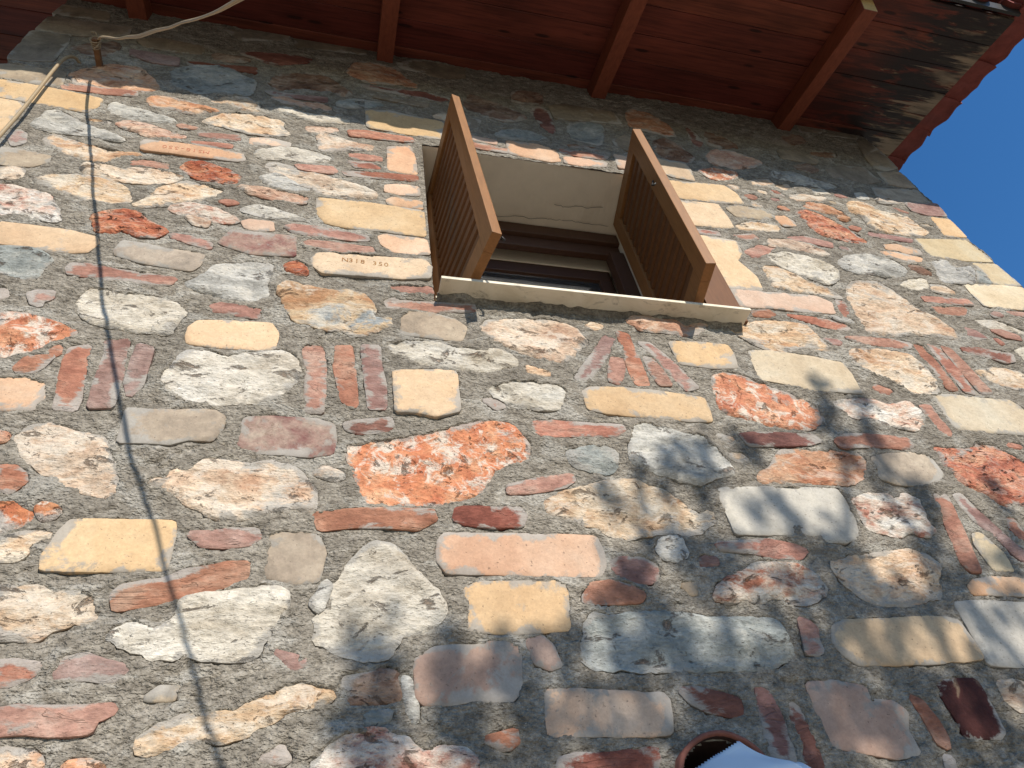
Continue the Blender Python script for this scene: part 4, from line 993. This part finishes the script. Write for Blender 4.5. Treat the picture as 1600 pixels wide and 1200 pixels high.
# --- clay pipe set in the wall
M_CLAY = plain('terracotta_clay', (0.20, 0.075, 0.052), 0.85, 40, 0.35, bump=0.4, dist=0.003)
M_PIPE_DARK = plain('dark_inside', (0.035, 0.02, 0.017), 0.95, 20, 0.3)  # near-black colour for the pipe's inner wall and back
pc = W(0.560, 0.296); ro_, ri_ = 0.0775 * D, 0.0695 * D
v_ = []; f_ = []; sg = 40
loop = [(ro_, 0.03), (ro_ * 1.0, -0.020), (ro_ * .985, -0.026), (ri_ * 1.03, -0.026), (ri_, -0.020), (ri_, 0.30)]
for k in range(sg):
    t = 2 * math.pi * k / sg
    for (r_, y_) in loop:
        j_ = 1 + 0.015 * float(vn(k * 0.7, r_ * 50, 12)); v_.append((pc.x + r_ * j_ * math.cos(t), y_, pc.z + r_ * j_ * math.sin(t)))
n_ = len(loop)
for k in range(sg):
    for j in range(n_ - 1): a = k * n_ + j; b = ((k + 1) % sg) * n_ + j; f_.append((a, b, b + 1, a + 1))
pipe = link('clay_pipe', pymesh('clay_pipe', v_, f_, True), M_CLAY, house); pipe.data.materials.append(M_PIPE_DARK)
for pl in pipe.data.polygons:
    if pl.index % (n_ - 1) == n_ - 2: pl.material_index = 1
pipe['label'] = 'red clay pipe mouth set into the wall'
v_ = [(pc.x + ri_ * 1.05 * math.cos(2 * math.pi * k / sg), 0.16, pc.z + ri_ * 1.05 * math.sin(2 * math.pi * k / sg)) for k in range(sg)]
link('pipe_back', pymesh('pipe_back', v_, [tuple(range(sg))]), M_PIPE_DARK, pipe)

# --- crumpled plastic bag stuffed in the pipe
def bagmat():
    t = NT('pale_blue_plastic'); t.p.inputs['Base Color'].default_value = (0.52, 0.60, 0.68, 1); t.p.inputs['Roughness'].default_value = 0.38
    t.p.inputs['Subsurface Weight'].default_value = 0.15; t.p.inputs['Subsurface Radius'].default_value = (0.01, 0.01, 0.012)
    n = t.noise(t.obj(), 14, 2, 0.5, 0.6); t.bump(n, 0.25, 0.01); return t.m
nu, nv_ = 44, 26; v_ = []; f_ = []
A0 = (0.490, 0.312); B0 = (0.587, 0.352)
for j in range(nv_ + 1):
    b = j / nv_
    for i in range(nu + 1):
        a = i / nu
        # a: along the saw-toothed cut edge up to the peak; b: away from it, down to the right
        ex = A0[0] + (B0[0] - A0[0]) * a; ez = A0[1] + (B0[1] - A0[1]) * a
        if j == 0: ex -= 0.0018 * (i % 2); ez += 0.0018 * (i % 2)
        x = ex + b * (0.070 + 0.010 * a); z = ez - b * (0.062 + 0.030 * a) + 0.006 * math.sin(b * 9 + a * 3) * b
        out = 0.030 + 0.030 * math.sin(min(1, b * 1.3) * math.pi * .62) + 0.010 * math.sin(a * 6 + b * 3) * b + 0.005 * float(vn(a * 4, b * 3, 21))
        out += 0.006 * math.sin(b * 7 - a * 3) - 0.02 * (1 - a) * (1 - b)
        v_.append(W(x, z, out))
for j in range(nv_):
    for i in range(nu): a = j * (nu + 1) + i; f_.append((a, a + 1, a + nu + 2, a + nu + 1))
bagme = pymesh('plastic_bag', v_, f_, True)
bag = link('plastic_bag', bagme, bagmat()); tag(bag, 'crumpled pale blue plastic bag stuffed in the clay pipe', 'plastic bag')
so = bag.modifiers.new('thick', 'SOLIDIFY'); so.thickness = 0.003; so.offset = -1
# knotted lump of the same bag at its right
bm = bmesh.new(); bmesh.ops.create_icosphere(bm, subdivisions=4, radius=1.0)
for q in bm.verts:
    d = 1 + 0.16 * float(fbm(np.array(q.co.x * 2 + 3), np.array(q.co.z * 2 + q.co.y), 8, 3)); q.co = W(0.646 + q.co.x * .032 * d, 0.278 + q.co.z * .034 * d, 0.045 + q.co.y * .028 * d)
lm = bpy.data.meshes.new('lump'); bm.to_mesh(lm); bm.free(); lm.polygons.foreach_set('use_smooth', [True] * len(lm.polygons))
link('bag_knot', lm, bag.data.materials[0], bag)

# --- iron peg and wires
u0, v0 = -0.7233, 2.322
def rod(name, pts, r, mat, parent, n=5, seg=10):
    v, f = tube(spline(pts, n), r, seg); return link(name, pymesh(name, v, f, True), mat, parent)
c = [W(u0 - .0075, v0 - .010, -.03), W(u0 + .0075, v0 - .010, -.03), W(u0 + .0075, v0 - .016, .082), W(u0 - .0075, v0 - .016, .082),
     W(u0 - .0075, v0 + .006, -.03), W(u0 + .0075, v0 + .006, -.03), W(u0 + .0075, v0 + .002, .082), W(u0 - .0075, v0 + .002, .082)]
peg = link('peg', boxmesh('peg', c, 0.002), M_RUST, house); peg['label'] = 'rusty iron peg driven into the wall'
CAB = [(-0.715, 2.318, 0.080), (-0.700, 2.270, 0.098), (-0.680, 2.215, 0.125), (-0.652, 2.140, 0.158), (-0.615, 2.062, 0.190), (-0.547, 1.911, 0.250), (-0.496, 1.806, 0.298), (-0.445, 1.700, 0.345),
       (-0.383, 1.575, 0.408), (-0.335, 1.486, 0.452), (-0.300, 1.424, 0.487), (-0.260, 1.354, 0.523), (-0.218, 1.288, 0.562), (-0.181, 1.234, 0.600), (-0.145, 1.196, 0.632), (-0.109, 1.150, 0.660), (-0.074, 1.093, 0.690),
       (-0.037, 1.041, 0.720), (0.013, 0.979, 0.765), (0.078, 0.909, 0.830), (0.30, 0.80, 1.05), (0.75, 0.72, 1.55), (1.5, 0.80, 2.4), (2.30, 1.05, 3.30)]
cable = empty('overhead_cable', W(*CAB[0]))
tag(cable, 'tan twin-core cable tied to the iron peg and stretched towards upper right', 'cable')
base = W(*CAB[0])
for sgn in (-1, 1):
    pts = []
    for k, (a, b, w_) in enumerate(CAB):
        p = W(a, b, w_) - base; q = Vector((0.0023 * sgn, 0.0010 * sgn * math.cos(k * .9), 0.0020 * sgn * math.sin(k * .7))); pts.append(p + q)
    rod('core', pts, 0.0030, M_CABLE, cable, 8, 8)
for k in range(4):     # turns round the peg
    pts = []
    for i in range(15):
        t = 2 * math.pi * i / 14; w_ = .058 + .0065 * k + .003 * math.sin(t)
        pts.append(W(u0 + (.0105 + .001 * k) * math.cos(t), v0 - .006 + (.013 + .001 * k) * math.sin(t), w_) - base)
    rod('wire_turn', pts, 0.0025, M_CABLE, cable, 2, 6)
rod('wire_end', [W(u0 + .002, v0 + .01, .078) - base, W(u0 - .004, v0 + .015, .090) - base, W(u0 - .012, v0 + .006, .092) - base], .0022, M_CABLE, cable)
rod('wire_end', [W(u0 + .008, v0 - .002, .076) - base, W(u0 + .012, v0 - .030, .072) - base, W(u0 + .004, v0 - .045, .066) - base, W(u0 + .010, v0 - .028, .060) - base], .0024, M_CABLE, cable)
hb = W(-0.788, 2.31, 0)
hc = empty('hanging_cable', hb); tag(hc, 'thick tan cable leaving a hole in the wall and dropping beside the left corner', 'cable')
rod('cable', [Vector(W(a, b, w_)) - hb for a, b, w_ in ((-.772, 2.325, -.02), (-.785, 2.322, .012), (-.797, 2.285, .026), (-.801, 2.20, .028), (-.800, 2.05, .026), (-.799, 1.90, .026), (-.798, 1.75, .030), (-.797, 1.50, .030), (-.796, 1.2, .032), (-.797, .5, .03), (-.797, -1.1, .03))], 0.0062, M_CABLE, hc, 6, 12)

# ---------------------------------------------------------------- tree behind the photographer
CL = """
1503,1567,21 1488,1465,27 1469,1382,30 1458,1316,36 1638,1507,21 1606,1406,24 1570,1298,33 1554,1211,27 1001,1203,38 938,1156,33 880,1174,21 920,1244,18
1112,1292,18 1150,1235,24 664,1091,21 683,1062,15 773,1116,21 839,1098,15 762,951,27 823,935,27 862,900,33 903,874,39 967,910,27 677,872,21
695,823,30 663,847,21 1074,1047,18 1160,990,21 1149,1070,18 1254,953,27 1263,897,36 1216,915,30 1308,879,27 1637,1133,24 1613,1044,30 1570,960,33
1512,900,30 1095,808,30 1076,841,27 1154,860,24 1334,826,30 1398,808,33 1503,826,36 1586,863,27 1322,774,36 1229,766,33 1156,758,27 604,761,27
714,730,39 731,686,36 637,660,24 605,702,18 69,709,21 130,695,24 112,632,27 119,585,33 108,540,30 97,497,30 241,680,27 251,641,24
356,678,24 292,544,33 283,510,33 375,626,21 416,638,30 396,588,33 417,482,33 412,527,24 505,689,21 521,703,18 495,572,24 571,557,27
630,580,27 647,542,24 516,489,27 579,486,24 771,629,30 825,614,33 858,587,27 819,523,33 906,559,36 973,611,30 751,526,27 939,639,27
1043,696,27 1108,695,24 1199,710,18 1302,709,18 1413,715,15 1130,551,39 1147,498,45 1059,476,39 1232,534,39 1193,471,39 1305,573,33 1004,454,36
1408,600,27 1466,583,36 1477,526,36 1412,461,30 1542,567,30 1554,706,21 1628,756,18 1778,904,21 1836,966,24 1878,1098,18 1908,1169,18 1727,809,15
1021,582,33 1005,516,36 907,495,36 757,466,45 815,475,51 855,456,45 775,442,45 723,445,39 898,442,39
"""
BOUGHS = """
1493,1597;1476,1395;1441,1241;1272,897;1130,551
1655,1538;1567,1273;1616,1066;1517,863;1408,600
920,1244;970,1168;892,892;854,614;833,523
81,722;118,632;107,573;92,482
241,680;267,604;289,510
666,1101;762,951;695,823;728,700;630,580
1847,966;1586,863;1340,774;1156,758
1542,567;1305,573;1020,516;907,495
"""
rt = random.Random(21)
LV = Vector((0.21, -1.0, 0.66))
clumps = []
for s in CL.split():
    a, b, r_ = [float(q) / 1000 for q in s.split(',')]
    sd_ = 3.9 + 0.55 * float(vn(np.array(a * 2.2), np.array(b * 2.2), 3)) + rt.uniform(-.15, .15)
    clumps.append((Vector((a, 0, ZC + b)) + LV * sd_, r_))
k = 0
while k < 330:       # the rest of the crown, whose shadow falls below and right of the picture
    a = rt.uniform(0.5, 4.6); b = rt.uniform(-1.5, 1.0)
    if ((a - 2.6) / 2.0) ** 2 + ((b + 0.35) / 1.15) ** 2 > 1 or inframe(a, b, 90): continue
    clumps.append((Vector((a, 0, ZC + b)) + LV * rt.uniform(3.3, 5.3), rt.uniform(.03, .06))); k += 1
M_BARK = plain('grey_brown_bark', (0.12, 0.09, 0.065), 0.95, 14, 0.35, (1, 1, .3), 0.6, dist=0.01)
def leafmat():
    t = NT('green_leaf'); n = t.noise(t.obj(), 3, 3); t.link(t.ramp(n, [(0.3, (0.035, 0.075, 0.018, 1)), (0.7, (0.075, 0.12, 0.03, 1))]), t.p.inputs['Base Color'])
    t.p.inputs['Roughness'].default_value = 0.6; return t.m
M_LEAF = leafmat()
tb = Vector((3.15, -4.55, -0.05))
tree = empty('leafy_tree', tb); tag(tree, 'leafy tree opposite the wall whose branches throw dappled shade on the lower right', 'tree')
fork = Vector((2.95, -4.40, 3.1))
v, f = tube(spline([tb - tb, Vector((0.03, .02, 0.25)), Vector((-.06, .06, 1.1)), Vector((-.12, .10, 2.2)), fork - tb], 4), [0.17 - 0.075 * i / 16 for i in range(17)], 14)
link('trunk', pymesh('trunk', v, f, True), M_BARK, tree)
# group the clumps on limbs
seeds = [clumps[i][0] for i in range(0, len(clumps), 17)]
for _ in range(4):
    gr = [[] for _ in seeds]
    for c_ in clumps: gr[min(range(len(seeds)), key=lambda q: (seeds[q] - c_[0]).length_squared)].append(c_)
    seeds = [sum((q[0] for q in g_), Vector()) / len(g_) if g_ else s_ for g_, s_ in zip(gr, seeds)]
lv_ = []; lf_ = []
for g_, s_ in zip(gr, seeds):
    if not g_: continue
    mid = fork.lerp(s_, 0.5) + Vector((rt.uniform(-.15, .15), rt.uniform(-.15, .15), 0.22))
    sp = spline([fork - tb, mid - tb, s_ - tb], 6); n = len(sp)
    v, f = tube(sp, [0.045 - 0.039 * i / (n - 1) for i in range(n)], 8)
    for p, r_ in g_:      # twigs belong to their limb
        st = sp[-1 - rt.randint(0, 3)]; q = spline([st, st.lerp(p - tb, .5) + Vector((rt.uniform(-.03, .03), 0, .03)), p - tb], 3)
        v2, f2 = tube(q, [0.005 - 0.0035 * i / (len(q) - 1) for i in range(len(q))], 5); o0 = len(v); v += v2; f += [tuple(o0 + z_ for z_ in t_) for t_ in f2]
        nl = 7 + int(r_ * 330)
        for _ in range(nl):
            c_ = p - tb + Vector((rt.gauss(0, .75), rt.gauss(0, .9), rt.gauss(0, 1.15))) * r_
            ax = Vector((rt.gauss(0.25, .4), rt.gauss(0, .4), rt.gauss(-.8, .4))).normalized(); sd2 = ax.cross(Vector((rt.gauss(0, .5), 1, rt.gauss(0, .5)))).normalized()
            ln = rt.uniform(.045, .075); wd = ln * rt.uniform(.36, .5); up = ax.cross(sd2) * ln * .08
            o0 = len(lv_)
            lv_ += [c_ - ax * ln / 2, c_ - ax * ln * .15 + sd2 * wd / 2 + up, c_ + ax * ln * .2 + sd2 * wd * .42 + up, c_ + ax * ln / 2, c_ + ax * ln * .2 - sd2 * wd * .42 + up, c_ - ax * ln * .15 - sd2 * wd / 2 + up]
            lf_ += [(o0, o0 + 1, o0 + 2, o0 + 3), (o0, o0 + 3, o0 + 4, o0 + 5)]
    link('limb', pymesh('limb', v, f, True), M_BARK, tree)
for ln_ in BOUGHS.split():
    q = [[float(z_) / 1000 for z_ in p_.split(',')] for p_ in ln_.split(';')]
    pp = [Vector((a_, 0, ZC + b_)) + LV * (3.75 + .12 * i_) - tb for i_, (a_, b_) in enumerate(q)]
    sp = spline([fork - tb, (fork - tb).lerp(pp[-1], .55) + Vector((0, 0, .15))] + pp[::-1], 5); n = len(sp)
    v, f = tube(sp, [0.028 - 0.019 * i_ / (n - 1) for i_ in range(n)], 8)
    link('limb', pymesh('limb', v, f, True), M_BARK, tree)
cr_ = link('crown', pymesh('crown', lv_, lf_), M_LEAF, tree); cr_['kind'] = 'stuff'
